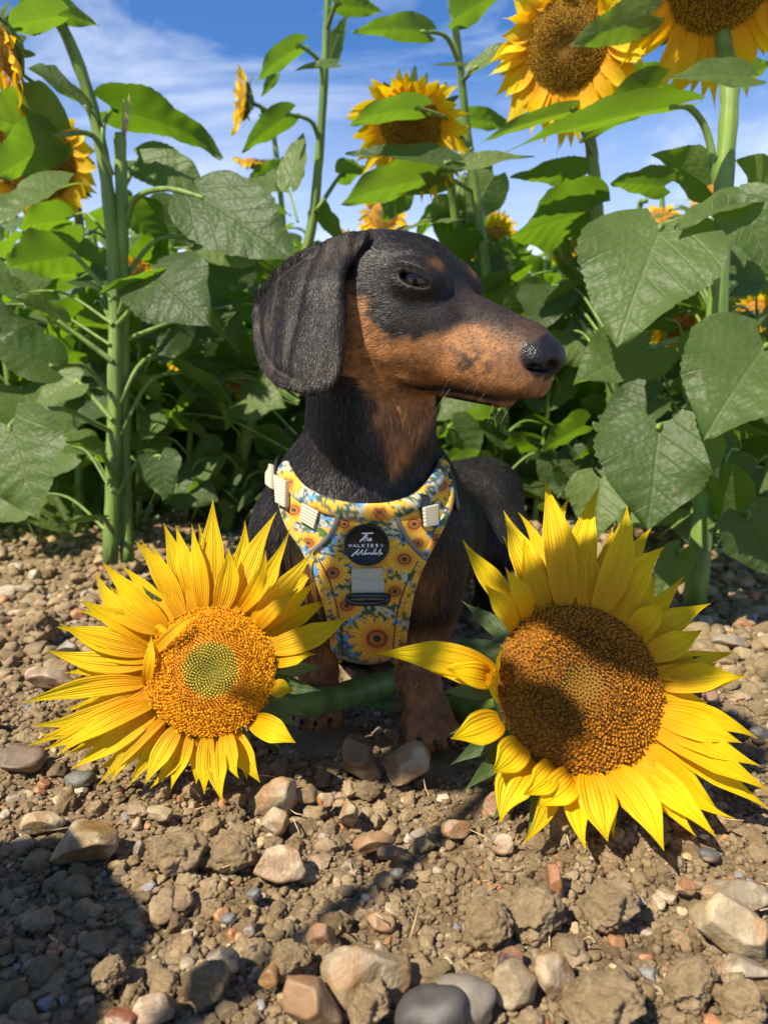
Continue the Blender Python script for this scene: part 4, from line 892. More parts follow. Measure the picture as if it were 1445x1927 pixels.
m_soil = soil_mat('soil', (0.19, 0.137, 0.078), (0.305, 0.226, 0.134), (0.41, 0.318, 0.205))
def stone_mat(name, rough=0.6, bump=0.0006, sc=1.0, spots=0.5):
    m, t, b = principled(name, Roughness=rough); tc_ = N(t, 'ShaderNodeTexCoord'); ge = tc_.outputs['Object']
    at = N(t, 'ShaderNodeAttribute', attribute_name='col')
    n1_ = N(t, 'ShaderNodeTexNoise', ins={'Scale': 70.0*sc, 'Detail': 7.0, 'Roughness': 0.65, 'Distortion': 0.6}); L(t, ge, n1_.inputs['Vector'])
    n2_ = N(t, 'ShaderNodeTexNoise', ins={'Scale': 500.0*sc, 'Detail': 4.0}); L(t, ge, n2_.inputs['Vector'])
    r = N(t, 'ShaderNodeValToRGB'); e = r.color_ramp.elements; e[0].position = 0.33; e[0].color = (0.5, 0.42, 0.34, 1); e[1].position = 0.62; e[1].color = (1.15, 1.12, 1.05, 1)
    L(t, n1_.outputs[0], r.inputs[0]); mm = N(t, 'ShaderNodeMix', data_type='RGBA', blend_type='MULTIPLY'); mm.inputs[0].default_value = spots
    L(t, at.outputs['Color'], mm.inputs[6]); L(t, r.outputs[0], mm.inputs[7])
    m3 = N(t, 'ShaderNodeMix', data_type='RGBA', blend_type='OVERLAY'); m3.inputs[0].default_value = 0.3; L(t, mm.outputs[2], m3.inputs[6]); L(t, n2_.outputs[0], m3.inputs[7]); L(t, m3.outputs[2], b.inputs['Base Color'])
    bu = N(t, 'ShaderNodeBump', ins={'Distance': bump, 'Strength': 1.0}); ah = N(t, 'ShaderNodeMath', operation='ADD'); L(t, n1_.outputs[0], ah.inputs[0]); L(t, n2_.outputs[0], ah.inputs[1])
    L(t, ah.outputs[0], bu.inputs['Height']); L(t, bu.outputs[0], b.inputs['Normal']); return m
m_stone = stone_mat('stone', 0.55); m_pebble = stone_mat('smooth_pebble', 0.58, 0.0002, 1.0, 0.35)
# one sheet: fine near the camera, coarse to the horizon
ys = np.concatenate([np.linspace(-0.6, 0.18, 30), np.arange(0.19, 0.80, 0.0028), np.arange(0.80, 1.8, 0.010), np.geomspace(1.8, 160, 60)])
xs0 = np.concatenate([-np.geomspace(200, 0.62, 44), np.arange(-0.60, 0.60, 0.0032), np.geomspace(0.62, 200, 44)])
Xg, Yg = np.meshgrid(xs0, ys); Zg = soil_h(Xg.ravel(), Yg.ravel())*np.where(np.hypot(Xg.ravel(), Yg.ravel()) > 30, 0, 1)
nxg, nyg = len(xs0), len(ys); i = np.arange(nyg-1)[:, None]*nxg; j = np.arange(nxg-1)[None]
Vg = np.stack([Xg.ravel(), Yg.ravel(), Zg], -1)
ground = mesh_np('ground', Vg, np.stack([i+j, i+j+1, i+nxg+j+1, i+nxg+j], -1).reshape(-1, 4), m_soil, cols=np.tile([0.80, 0.76, 0.72], (len(Vg), 1)))
tag(ground, kind='structure')
# stone shapes
def ico(sub):
    bm = bmesh.new(); bmesh.ops.create_icosphere(bm, subdivisions=sub, radius=1.0)
    V = np.array([v.co[:] for v in bm.verts]); F = np.array([[v.index for v in f.verts] for f in bm.faces]); bm.free(); return V, F
ICO = {k: ico(k) for k in (1, 2, 3, 4, 5)}
def rock_proto(seed, sub=3, kind='clod'):
    V, F = ICO[sub]; V = V.copy(); rng = np.random.default_rng(seed)
    if kind == 'clod':
        r = 1+(fbm(V*1.3+seed*7.1, 2, seed)-0.5)*0.9
        V = V*r[:, None]
        for k in range(7):
            d = nrm(rng.normal(size=3)); h = rng.uniform(0.62, 0.9); e = V@d-h; V = V-np.maximum(e, 0)[:, None]*d*0.85
        n_ = fbm(V*3.6+seed, 3, seed+3)-0.5; n2_ = fbm(V*9+seed, 2, seed+5)-0.5
        V = V*(1+n_[:, None]*0.42+n2_[:, None]*0.26+(fbm(V*19+seed, 2, seed+6)-0.5)[:, None]*0.10*(sub > 3))
    elif kind == 'shard':
        for k in range(14):
            d = nrm(rng.normal(size=3)); h = rng.uniform(0.5, 0.85); e = V@d-h; V = V-np.maximum(e, 0)[:, None]*d
        V = V*(1+(fbm(V*5+seed, 3, seed+3)[:, None]-0.5)*0.30+(fbm(V*16+seed, 2, seed+6)-0.5)[:, None]*0.12)
    elif kind == 'flint':
        for k in range(13):
            d = nrm(rng.normal(size=3)); h = rng.uniform(0.52, 0.88); e = V@d-h; V = V-np.maximum(e, 0)[:, None]*d
        V = V*(1+(fbm(V*2.6+seed, 3, seed+3)[:, None]-0.5)*0.16)
    else:
        V = V*(1+(fbm(V*1.1+seed, 2, seed)[:, None]-0.5)*0.55)+0.0
    return V/np.abs(V).max()*1.0, F
def rotm(rng, n):
    q = nrm(rng.normal(size=(n, 4))); w, x, y, z = q.T
    return np.stack([1-2*(y*y+z*z), 2*(x*y-z*w), 2*(x*z+y*w), 2*(x*y+z*w), 1-2*(x*x+z*z), 2*(y*z-x*w), 2*(x*z-y*w), 2*(y*z+x*w), 1-2*(x*x+y*y)], -1).reshape(n, 3, 3)
def scatter(name, pts, rad, protos, mat, seed, cols, squash=0.75, sink=0.25, kind='stuff'):
    rng = np.random.default_rng(seed); n = len(pts); pid = rng.integers(0, len(protos), n); R_ = rotm(rng, n); Vs, Fs, Cs, o = [], [], [], 0
    sc = rng.uniform(0.7, 1.2, (n, 3)); sc[:, 2] *= squash
    for k, (PV, PF) in enumerate(protos):
        m = np.where(pid == k)[0]
        if len(m) == 0: continue
        V = np.einsum('nij,vj->nvi', R_[m], PV)*sc[m][:, None]*rad[m][:, None, None]
        low = V[..., 2].min(1); V = V+pts[m][:, None]; V[..., 2] -= (low+rad[m]*sink*1.0)[:, None]*1.0
        Vs.append(V.reshape(-1, 3)); Fs.append((PF[None]+(np.arange(len(m))*len(PV))[:, None, None]).reshape(-1, 3)+o); o += len(m)*len(PV)
        Cs.append(np.repeat(cols[m], len(PV), 0))
    ob = mesh_np(name, np.vstack(Vs), [np.vstack(Fs)], mat, cols=np.vstack(Cs))
    return tag(ob, kind=kind)
rng = np.random.default_rng(77)
def ground_pts(n, y0, y1, wfac=0.62, pw=1.0):
    y = y0+(y1-y0)*rng.random(n)**pw; x = (rng.random(n)*2-1)*(wfac*y+0.03); z = soil_h(x, y); return np.stack([x, y, z], -1)
DIRT = lambda n: np.array([1.0, 0.97, 0.93])*rng.uniform(0.72, 1.22, (n, 1))*np.stack([rng.uniform(0.97, 1.05, n), np.ones(n), rng.uniform(0.93, 1.05, n)], -1)
P3 = [rock_proto(100+k, 3, 'clod' if k % 2 else 'flint') for k in range(10)]; P2 = [rock_proto(200+k, 2) for k in range(8)]; P4 = [rock_proto(300+k, 4, 'shard' if k % 3 == 0 else 'clod') for k in range(9)]; P1 = [rock_proto(400+k, 1) for k in range(6)]
def keep(p, r):                                           # leave room for the paws
    m = np.ones(len(p), bool)
    for g, w_, yaw in PAWS: m &= np.hypot(p[:, 0]-g[0], (p[:, 1]-g[1]-0.0)/1.3) > 0.020+r
    return m
def sc2(name, n, y0, y1, r0, r1, protos, pw=1.0, seed=1, sk=0.3, cols=None, mat=None, w=0.62):
    p = ground_pts(n, y0, y1, w, pw); r = r0+(r1-r0)*rng.random(n)**2.2; m = keep(p, r)
    c = (DIRT(n) if cols is None else cols(n))
    return scatter(name, p[m], r[m], protos, mat or m_soil, seed, c[m], sink=sk)
sc2('soil_clods', 1250, 0.20, 0.62, 0.0035, 0.0105, P4, 1.2, 2)
sc2('soil_clods', 5600, 0.20, 0.75, 0.0020, 0.0048, P3, 1.2, 3)
sc2('soil_crumbs', 22000, 0.20, 0.80, 0.0010, 0.0030, P2, 1.2, 4)
sc2('soil_clods', 4200, 0.60, 1.6, 0.004, 0.015, P3, 1.1, 5)
sc2('soil_crumbs', 9000, 0.60, 2.0, 0.003, 0.008, P2, 1.2, 6)
sc2('soil_clods', 3500, 1.5, 6.0, 0.012, 0.035, P1, 1.3, 7)
def gravel_cols(n):
    pal = np.array([[0.42, 0.30, 0.17], [0.34, 0.17, 0.08], [0.36, 0.28, 0.18], [0.20, 0.19, 0.19], [0.30, 0.24, 0.18], [0.42, 0.36, 0.27], [0.34, 0.15, 0.07]])
    return pal[rng.integers(0, len(pal), n)]*rng.uniform(0.8, 1.15, (n, 1))
PF_ = [rock_proto(500+k, 3, 'flint') for k in range(10)]
sc2('gravel', 1500, 0.22, 0.80, 0.0016, 0.0050, PF_, 1.2, 8, cols=gravel_cols, mat=m_stone)
sc2('gravel', 700, 0.70, 1.8, 0.004, 0.013, PF_, 1.2, 9, cols=gravel_cols, mat=m_stone)
# single stones one can point at: (px, py, width px, height px, colour, kind, label)
STONES = [
 (153,1580,150,86,(0.34,0.25,0.11),'flint','large honey and grey banded stone half in shade, near the left edge'),
 (78,1545,90,48,(0.55,0.40,0.24),'flint','pale tan flat stone behind the banded grey stone'),
 (148,1466,58,30,(0.20,0.23,0.21),'pebble','smooth green-grey pebble below the left sunflower\'s petal tips'),
 (300,1533,52,30,(0.58,0.48,0.32),'flint','small cream flint between clods under the left flower head'),
 (262,1594,22,40,(0.42,0.40,0.34),'flint','thin upright whitish flint right of the banded stone'),
 (330,1605,130,84,(0.22,0.155,0.10),'clod','broad rounded earth clod right of the banded stone'),
 (445,1600,110,86,(0.25,0.175,0.115),'clod','big cracked earth clod below the left flower\'s lowest petal'),
 (525,1620,104,64,(0.46,0.32,0.20),'flint','tapering sandy flint lying beside the big cracked clod'),
 (520,1495,80,74,(0.50,0.40,0.26),'flint','long pale flint leaning in front of the dog, sunlit on its upper side'),
 (513,1542,60,46,(0.52,0.40,0.25),'flint','stubby cream flint just below the long leaning flint'),
 (570,1492,52,38,(0.42,0.31,0.19),'pebble','small rounded buff stone below the dog\'s left-hand paw'),
 (612,1502,34,28,(0.46,0.20,0.07),'flint','small bright orange stone in front of the dog'),
 (680,1422,72,86,(0.22,0.16,0.085),'pebble','brown egg-shaped stone standing between the front paws'),
 (763,1432,94,92,(0.42,0.30,0.14),'flint','blocky golden stone right at the dog\'s front paw'),
 (655,1520,40,60,(0.50,0.42,0.30),'flint','upright pale chip in front of the dog'),
 (704,1583,86,40,(0.50,0.31,0.18),'pebble','smooth orange-tan pebble in the middle of the soil'),
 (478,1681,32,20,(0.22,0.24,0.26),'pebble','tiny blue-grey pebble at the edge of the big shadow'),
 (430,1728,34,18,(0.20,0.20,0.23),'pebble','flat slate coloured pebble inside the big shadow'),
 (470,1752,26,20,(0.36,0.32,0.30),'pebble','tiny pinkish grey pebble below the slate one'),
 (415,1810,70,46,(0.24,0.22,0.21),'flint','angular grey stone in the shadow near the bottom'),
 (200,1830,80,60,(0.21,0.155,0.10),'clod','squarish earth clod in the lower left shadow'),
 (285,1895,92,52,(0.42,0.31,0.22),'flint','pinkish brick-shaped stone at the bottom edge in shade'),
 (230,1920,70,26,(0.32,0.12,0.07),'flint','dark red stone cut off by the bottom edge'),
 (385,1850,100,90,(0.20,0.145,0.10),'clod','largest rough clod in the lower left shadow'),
 (505,1836,42,46,(0.46,0.28,0.13),'flint','orange-brown nugget beside the big mottled stone'),
 (688,1830,180,110,(0.48,0.40,0.27),'flint','big mottled cream and tan stone at bottom centre'),
 (587,1880,100,110,(0.42,0.27,0.16),'pebble','tall rounded brown stone at the bottom, left of the grey pebbles'),
 (690,1890,92,96,(0.26,0.18,0.12),'clod','rounded clod between the brown stone and dark pebble'),
 (545,1800,86,84,(0.25,0.18,0.12),'clod','craggy clod right above the tall brown stone'),
 (607,1762,66,68,(0.36,0.22,0.13),'flint','chestnut angular stone in the lower middle'),
 (715,1738,60,44,(0.50,0.34,0.20),'pebble','rounded tan pebble above the mottled stone'),
 (820,1905,160,100,(0.115,0.115,0.125),'pebble','smooth dark slate grey pebble at the bottom centre'),
 (878,1880,130,86,(0.34,0.32,0.29),'pebble','smooth light grey pebble touching the dark one'),
 (1040,1833,84,84,(0.40,0.24,0.12),'flint','chipped brown flint cube with a pale rim'),
 (975,1850,100,90,(0.50,0.42,0.30),'flint','cream crusted stone under the chipped brown flint'),
 (957,1803,54,58,(0.20,0.125,0.12),'flint','wine-dark angular stone above the grey pebbles'),
 (925,1735,116,104,(0.26,0.185,0.12),'clod','big rounded clod above the wine-dark stone'),
 (1040,1652,36,60,(0.46,0.22,0.11),'pebble','upright orange-brown pebble right of the middle'),
 (1000,1720,150,90,(0.27,0.19,0.125),'clod','wide sandy clod right of the big rounded one'),
 (1145,1700,120,112,(0.26,0.19,0.13),'clod','broad round clod with an orange spot, below the right flower'),
 (1385,1745,150,110,(0.66,0.58,0.42),'flint','large cream-white stone at the right edge'),
 (1390,1690,130,50,(0.40,0.36,0.28),'flint','greenish grey slab behind the large cream-white stone'),
 (1405,1824,90,42,(0.42,0.37,0.30),'flint','grey-brown flat stone under the large cream-white stone'),
 (1395,1885,110,80,(0.36,0.25,0.17),'clod','rounded earth lump in the bottom right corner'),
 (1300,1850,130,90,(0.26,0.185,0.12),'clod','lumpy clod left of the bottom right corner'),
 (1130,1890,180,100,(0.27,0.19,0.13),'clod','broad crumbling clod at the bottom edge, right of middle'),
 (1336,1608,44,24,(0.16,0.165,0.18),'pebble','small shiny dark grey pebble below the right flower'),
 (1430,1380,40,34,(0.12,0.12,0.13),'pebble','black pebble at the right edge beside the petals'),
 (945,1510,72,50,(0.42,0.24,0.15),'flint','rust-pink flint under the right flower\'s lower petals'),
 (945,1585,44,40,(0.52,0.33,0.25),'flint','small pink and cream flake below the right flower'),
 (1055,1540,96,100,(0.22,0.155,0.105),'clod','tall earth clod in the shadow of the right flower'),
 (1290,1668,40,26,(0.44,0.24,0.12),'flint','small rust coloured chip right of the round clod'),
 (748,1643,30,20,(0.16,0.17,0.18),'pebble','tiny dark grey pebble in the middle of the soil'),
 (858,1556,60,34,(0.46,0.34,0.21),'flint','low tan flint left of the right flower\'s lowest petals'),
 (735,1605,52,30,(0.30,0.20,0.13),'flint','flat brown flint in front of the orange-tan pebble'),
 (55,1180,110,70,(0.24,0.17,0.11),'clod','dark lumpy clod at the left edge, beside the upper petals'),
 (128,1215,44,34,(0.40,0.36,0.33),'pebble','grey rounded pebble behind the left flower\'s long petals'),
 (95,1275,100,46,(0.44,0.32,0.24),'flint','pinkish flat stone left of the left flower'),
 (30,1430,110,56,(0.24,0.18,0.13),'pebble','smooth brown stone at the left edge under the petals'),
 (45,1108,40,16,(0.55,0.48,0.38),'pebble','small white pebble on the far soil at the left'),
 (1375,1205,70,26,(0.42,0.38,0.32),'pebble','pale oval pebble on the sunlit soil at far right'),
 (1285,1160,50,22,(0.46,0.42,0.34),'pebble','pale grey pebble beside the right flower\'s upper petals'),
 (1342,1310,44,26,(0.45,0.28,0.22),'pebble','pink pebble right of the big right-hand flower head'),
 (888,1160,50,26,(0.30,0.22,0.15),'clod','flat clod behind the right flower\'s left petals'),
]
rng = np.random.default_rng(5); PEB = [rock_proto(600+k, 4, 'pebble') for k in range(5)]; FL4 = [rock_proto(700+k, 4, 'flint') for k in range(14)]; CL5 = [rock_proto(800+k, 5) for k in range(6)]
for k, (px, py, w, h, c, kd, lab) in enumerate(STONES):
    geo = 'flint' if (kd == 'pebble' and w > 34 and c[0]-c[2] > 0.06) else kd
    g = np.array(G(px, py+h*0.36)); d = (g-CAM)@FW; rx = w*0.5*d/FPX; rz = h*0.56*d/FPX
    PV, PF = (PEB[k % 5] if geo == 'pebble' else FL4[k % 14] if geo == 'flint' else CL5[k % 6])
    V = PV/np.array([np.abs(PV[:, 0]).max(), np.abs(PV[:, 1]).max(), np.abs(PV[:, 2]).max()])
    a = rng.uniform(-0.35, 0.35) if kd != 'clod' else 0; V = V*np.array([rx, max(rx*0.72, rz*0.8), rz]); ca, sa = math.cos(a), math.sin(a)
    V = V@np.array([[ca, 0, sa], [0, 1, 0], [-sa, 0, ca]])
    cc = np.array([g[0], g[1]+rx*0.25, rz*0.40]); V = V+cc
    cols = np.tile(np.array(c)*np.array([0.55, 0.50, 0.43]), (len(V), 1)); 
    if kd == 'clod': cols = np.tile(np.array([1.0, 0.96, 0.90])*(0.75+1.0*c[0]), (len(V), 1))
    elif kd == 'flint': q = fbm(V*90, 3, k); cols = mixc(cols, [0.46, 0.39, 0.27], 0.6*sstep(0.55, 0.62, q)); cols = mixc(cols, [0.30, 0.14, 0.05], 0.5*sstep(0.42, 0.36, q))
    elif k == 0: pass
    if 'banded' in lab and k == 0:
        q = np.sin((V[:, 2]-V[:, 0]*0.35+0.006*fbm(V*60, 3, 4))*900); cols = mixc(cols, [0.22, 0.21, 0.20], 0.6*sstep(-0.2, 0.6, q)*sstep(-0.015, -0.035, V[:, 0]-cc[0]+0.02))
    if kd == 'pebble': q = fbm(V*70, 3, k+50); cols = cols*(0.75+0.5*q)[:, None]
    if kd != 'clod':
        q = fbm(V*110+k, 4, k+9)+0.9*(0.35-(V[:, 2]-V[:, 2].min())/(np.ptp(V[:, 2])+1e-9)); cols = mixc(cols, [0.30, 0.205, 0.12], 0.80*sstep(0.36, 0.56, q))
        V = cc+(V-cc)*(1+(fbm(V*130, 3, k+7)[:, None]-0.5)*(0.05 if kd == 'pebble' else 0.16))
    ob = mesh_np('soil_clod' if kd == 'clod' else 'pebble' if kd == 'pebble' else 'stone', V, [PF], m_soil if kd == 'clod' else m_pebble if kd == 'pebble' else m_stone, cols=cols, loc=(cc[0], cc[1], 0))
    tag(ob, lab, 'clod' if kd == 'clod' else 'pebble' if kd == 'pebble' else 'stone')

rng = np.random.default_rng(91); parts = []
for k in range(130):
    y = rng.uniform(0.28, 0.9); x = rng.uniform(-1, 1)*0.6*y; a = rng.uniform(0, 6.28); l = rng.uniform(0.002, 0.008); z = soil_h(np.array([x]), np.array([y]))[0]+rng.uniform(0.006, 0.014); d = np.array([math.cos(a), math.sin(a), rng.normal(0, .35)])*l; m = np.array([x, y, z])
    parts.append(tube(np.array([m-d, m+rng.normal(0, .0006, 3), m+d]), [0.00035, 0.00045, 0.0002], 4))
m_straw, _, _ = principled('straw', Base_Color=(0.42, 0.31, 0.17, 1), Roughness=0.8); V, F = merge(parts); tag(mesh_np('straw_litter', V, F, m_straw), kind='stuff')
# ---------------------------------------------------------------- the sunflower field
def leaf_geo(base, tip, nrm_, w, droop=0.15, fold=0.18, nu=38, nv=15, seed=0, serr=1.0, curl=0.0, petiole=None):
    """heart-shaped leaf from petiole end to tip; w = full width"""
    base = np.asarray(base, float); tip = np.asarray(tip, float); d = tip-base; l = np.linalg.norm(d); d = d/l
    n = nrm(np.asarray(nrm_, float)-d*(np.asarray(nrm_, float)@d)); mid = bez(base, base+(d+n*droop)*l*.35, tip-(d-n*droop*1.2)*l*.33, tip, nu)
    u = np.linspace(0, 1, nu); T = nrm(np.gradient(mid, axis=0)); B = nrm(np.cross(T, n)); Nn = np.cross(B, T)
    prof = np.interp(u, [0, .04, .12, .24, .38, .55, .72, .86, .95, 1], [.30, .66, .90, 1.0, .96, .78, .52, .27, .10, .0])
    v = np.linspace(-1, 1, nv); hw_ = prof*w*0.5
    se = 1+serr*(0.026*np.sin(u*(112 if nu > 20 else 50)+seed)+0.04*np.sin(u*17+seed*2.3))*np.sin(np.pi*u)
    back = np.where(np.abs(v) > 0, np.abs(v)**1.5, 0)*l*0.16*1.0                    # lobes reach behind the petiole
    x = v[None]*(hw_*se)[:, None]
    Bk = -T[:, None]*(back[None]*np.clip(1-u*2.6, 0, 1)[:, None])[..., None]
    off = fold*np.abs(x)-curl*np.abs(x)**2/(w*0.5)
    off = off+0.045*w*np.sin(u*7.0+seed*1.7)[:, None]*(v**2)[None]*np.sign(v)[None]+0.03*w*np.sin(u*15+seed)[:, None]*(np.abs(v)**3)[None]
    ph = (u[:, None]-np.abs(x)/l*0.5)*6*2*np.pi; off = off+0.008*w*np.cos(ph)*np.minimum(np.abs(v)*3, 1)[None]*np.sin(np.pi*u)[:, None]
    V = mid[:, None]+B[:, None]*x[..., None]+Nn[:, None]*off[..., None]+Bk
    uv = np.stack([np.broadcast_to(u[:, None], (nu, nv)), x/(w*0.5)], -1).reshape(-1, 2)
    i = np.arange(nu-1)[:, None]*nv; j = np.arange(nv-1)[None]
    return V.reshape(-1, 3), np.stack([i+j, i+j+1, i+nv+j+1, i+nv+j], -1).reshape(-1, 4), uv
def add_leaf(root, base, tip, n, w, pet=None, pr=0.0026, **k):
    V, F, uv = leaf_geo(base, tip, n, w, **k); ob = mesh_np('leaf', V, [F], m_leaf, uv=uv)
    if pet is not None:
        base = np.asarray(base, float); d = nrm(np.asarray(tip)-base); pts = catmull(np.vstack([pet, base, base+d*0.006]), 16); V, F = tube(pts, np.linspace(pr*1.35, pr*0.8, 16), 8, cap=False)
        pe = mesh_np('petiole', V, F, m_stem); 
        pe.parent = ob
    return put(ob, root)
def head_geo(C, n, R, seed, open_=0.25, npet=30, big=True, droop=0.15, plen=1.0):
    """flower head: petals, disc, green back; returns three geometries"""
    rng = np.random.default_rng(seed); n = nrm(n); ax = nrm(np.cross([0, 0.05, 1.0], n)); ay = np.cross(n, ax)
    Pm, Cm, Um = [], [], []
    for k in range(npet):
        a = (k+rng.uniform(-.3, .3))/npet*2*math.pi; dr = math.cos(a)*ax+math.sin(a)*ay; l = R*rng.uniform(0.75, 1.10)*plen
        B = C+dr*R*0.96-n*R*0.05*(k % 2); f = open_+rng.normal(0, 0.16); T = B+nrm(dr+n*f)*l+np.array([0, 0, -1])*l*droop*rng.uniform(0.3, 1.3)
        V, F, uv, c = petal_geo(B, T, n, R*rng.uniform(0.17, 0.23), rng.uniform(0, .5), rng.uniform(-.3, .7), rng.normal(0, 0.9), seed*50+k, n=10 if big else 7, nv=5, side=rng.normal(0, .2))
        Pm.append((V, F)); Cm.append(c); Um.append(uv)
    PVF = merge(Pm); 
    if big: D = disc_geo(C, n, R, seed, 900, 'field', depth=R*0.28)
    else:
        rr = np.linspace(0, 1, 8); th = np.linspace(0, 2*np.pi, 20, endpoint=False); hh = 0.25*(1-rr**2)*R
        V = (C+(rr[:, None, None]*R*(np.cos(th)[None, :, None]*ax+np.sin(th)[None, :, None]*ay))+hh[:, None, None]*n).reshape(-1, 3); i = np.arange(7)[:, None]*20; j = np.arange(20)[None]; j2 = (j+1) % 20
        cq = np.repeat(rr, 20)[:, None]; D = (V, [np.stack([i+j, i+20+j, i+20+j2, i+j2], -1).reshape(-1, 4)], np.where(cq < 0.4, [[0.12, 0.10, 0.02]], [[0.30, 0.14, 0.015]])*np.where(rng.random((160, 1)) > .5, 1.2, 0.7))
    S_ = []
    th = np.linspace(0, 2*np.pi, 20, endpoint=False); prof = [(1.0, 0.0), (1.02, -0.12), (0.85, -0.30), (0.5, -0.46), (0.16, -0.62)]
    V = np.vstack([C+R*p_[0]*(np.cos(th)[:, None]*ax+np.sin(th)[:, None]*ay)+n*p_[1]*R for p_ in prof]); i = np.arange(4)[:, None]*20; j = np.arange(20)[None]; j2 = (j+1) % 20
    S_.append((V, np.stack([i+j, i+20+j, i+20+j2, i+j2], -1).reshape(-1, 4))); Us = [np.full((len(V), 2), 0.5)]
    for k in range(22 if big else 12):
        a = k/(22 if big else 12)*2*math.pi+rng.uniform(-.1, .1); dr = math.cos(a)*ax+math.sin(a)*ay; B = C+dr*R*0.92-n*R*0.2; l = R*rng.uniform(0.5, 0.8); T = B+nrm(dr-n*rng.uniform(-.4, .8))*l
        mid = bez(B, B+dr*l*.3, T-dr*l*.2, T, 6); u = np.linspace(0, 1, 6); V, F, uv = ribbon(mid, n, R*0.15*(1-u**2.2)+1e-5, 3, seed=k); S_.append((V, F)); Us.append(uv)
    SVF = merge(S_)
    return (PVF[0], PVF[1], np.vstack(Cm), np.vstack(Um)), D, (SVF[0], SVF[1], np.vstack(Us))
def add_head(root, C, n, R, seed, **k):
    pe, di, se = head_geo(np.asarray(C, float), np.asarray(n, float), R, seed, **k)
    hd = put(mesh_np('flower_head', di[0], di[1], m_disc, cols=np.clip(di[2], 0.003, 1)), root)
    a = mesh_np('petals', pe[0], pe[1], m_petal, cols=pe[2], uv=pe[3]); a.parent = hd
    b = mesh_np('sepals', se[0], se[1], m_sepal, uv=se[2]); b.parent = hd
    return hd
def stem_mesh(root, pts, r0, r1, n=40):
    pts = catmull(pts, n); rr = np.linspace(r0, r1, n)*(1+0.05*np.sin(np.arange(n)*1.7)+0.10*(np.arange(n) % 9 == 4)); V, F = tube(pts, rr, 24)
    a_ = np.linspace(0, 2*np.pi, 24, endpoint=False); rb_ = 1+0.05*np.cos(a_*8)[None]+0.05*(fbm(np.stack([np.repeat(np.arange(n)*.5, 24), np.tile(a_, n), np.full(n*24, r0*900)], -1), 2, 8)-.5).reshape(n, 24)
    V[:n*24] = (pts[:, None]+(V[:n*24].reshape(n, 24, 3)-pts[:, None])*rb_[..., None]).reshape(-1, 3)
    return put(mesh_np('stem', V, F, m_stem), root)
LIT, UND, UP_, DRK = (-0.25, -0.75, 0.6), (0.05, 0.55, 0.83), (-0.1, -0.15, 1.0), (0.35, 0.5, 0.8)
def plant(label, stems, leaves, heads, seed=0, name='sunflower_plant'):
    b0 = np.array(stems[0][0][-1]); root = thing(name, label, 'sunflower plant', (b0[0], b0[1], 0.0))
    for pts, r0, r1 in stems: stem_mesh(root, pts, r0, r1)
    for k, lf in enumerate(leaves):
        (bx_, by_), (tx, ty), w, d, nv_ = lf[:5]; o = dict(lf[5]) if len(lf) > 5 else {}
        dt = o.pop('dt', 0.0); base = P(bx_, by_, d); tip = P(tx, ty, d+dt); pet = o.pop('pet', None)
        if pet is not None: pet = np.array([P(a, b, c) for a, b, c in pet])
        add_leaf(root, base, tip, nv_, w*d/FPX, pet=pet, seed=seed*31+k, **o)
    for k, (c, d, n_, R, o) in enumerate(heads): add_head(root, P(*c, d), n_, R*d/FPX, seed*7+k+1, **o)
    return root
def SP(*pts): return [P(a, b, c) for a, b, c in pts]
gb = lambda px, py: (px, py, float((G(px, py)-CAM)@FW))
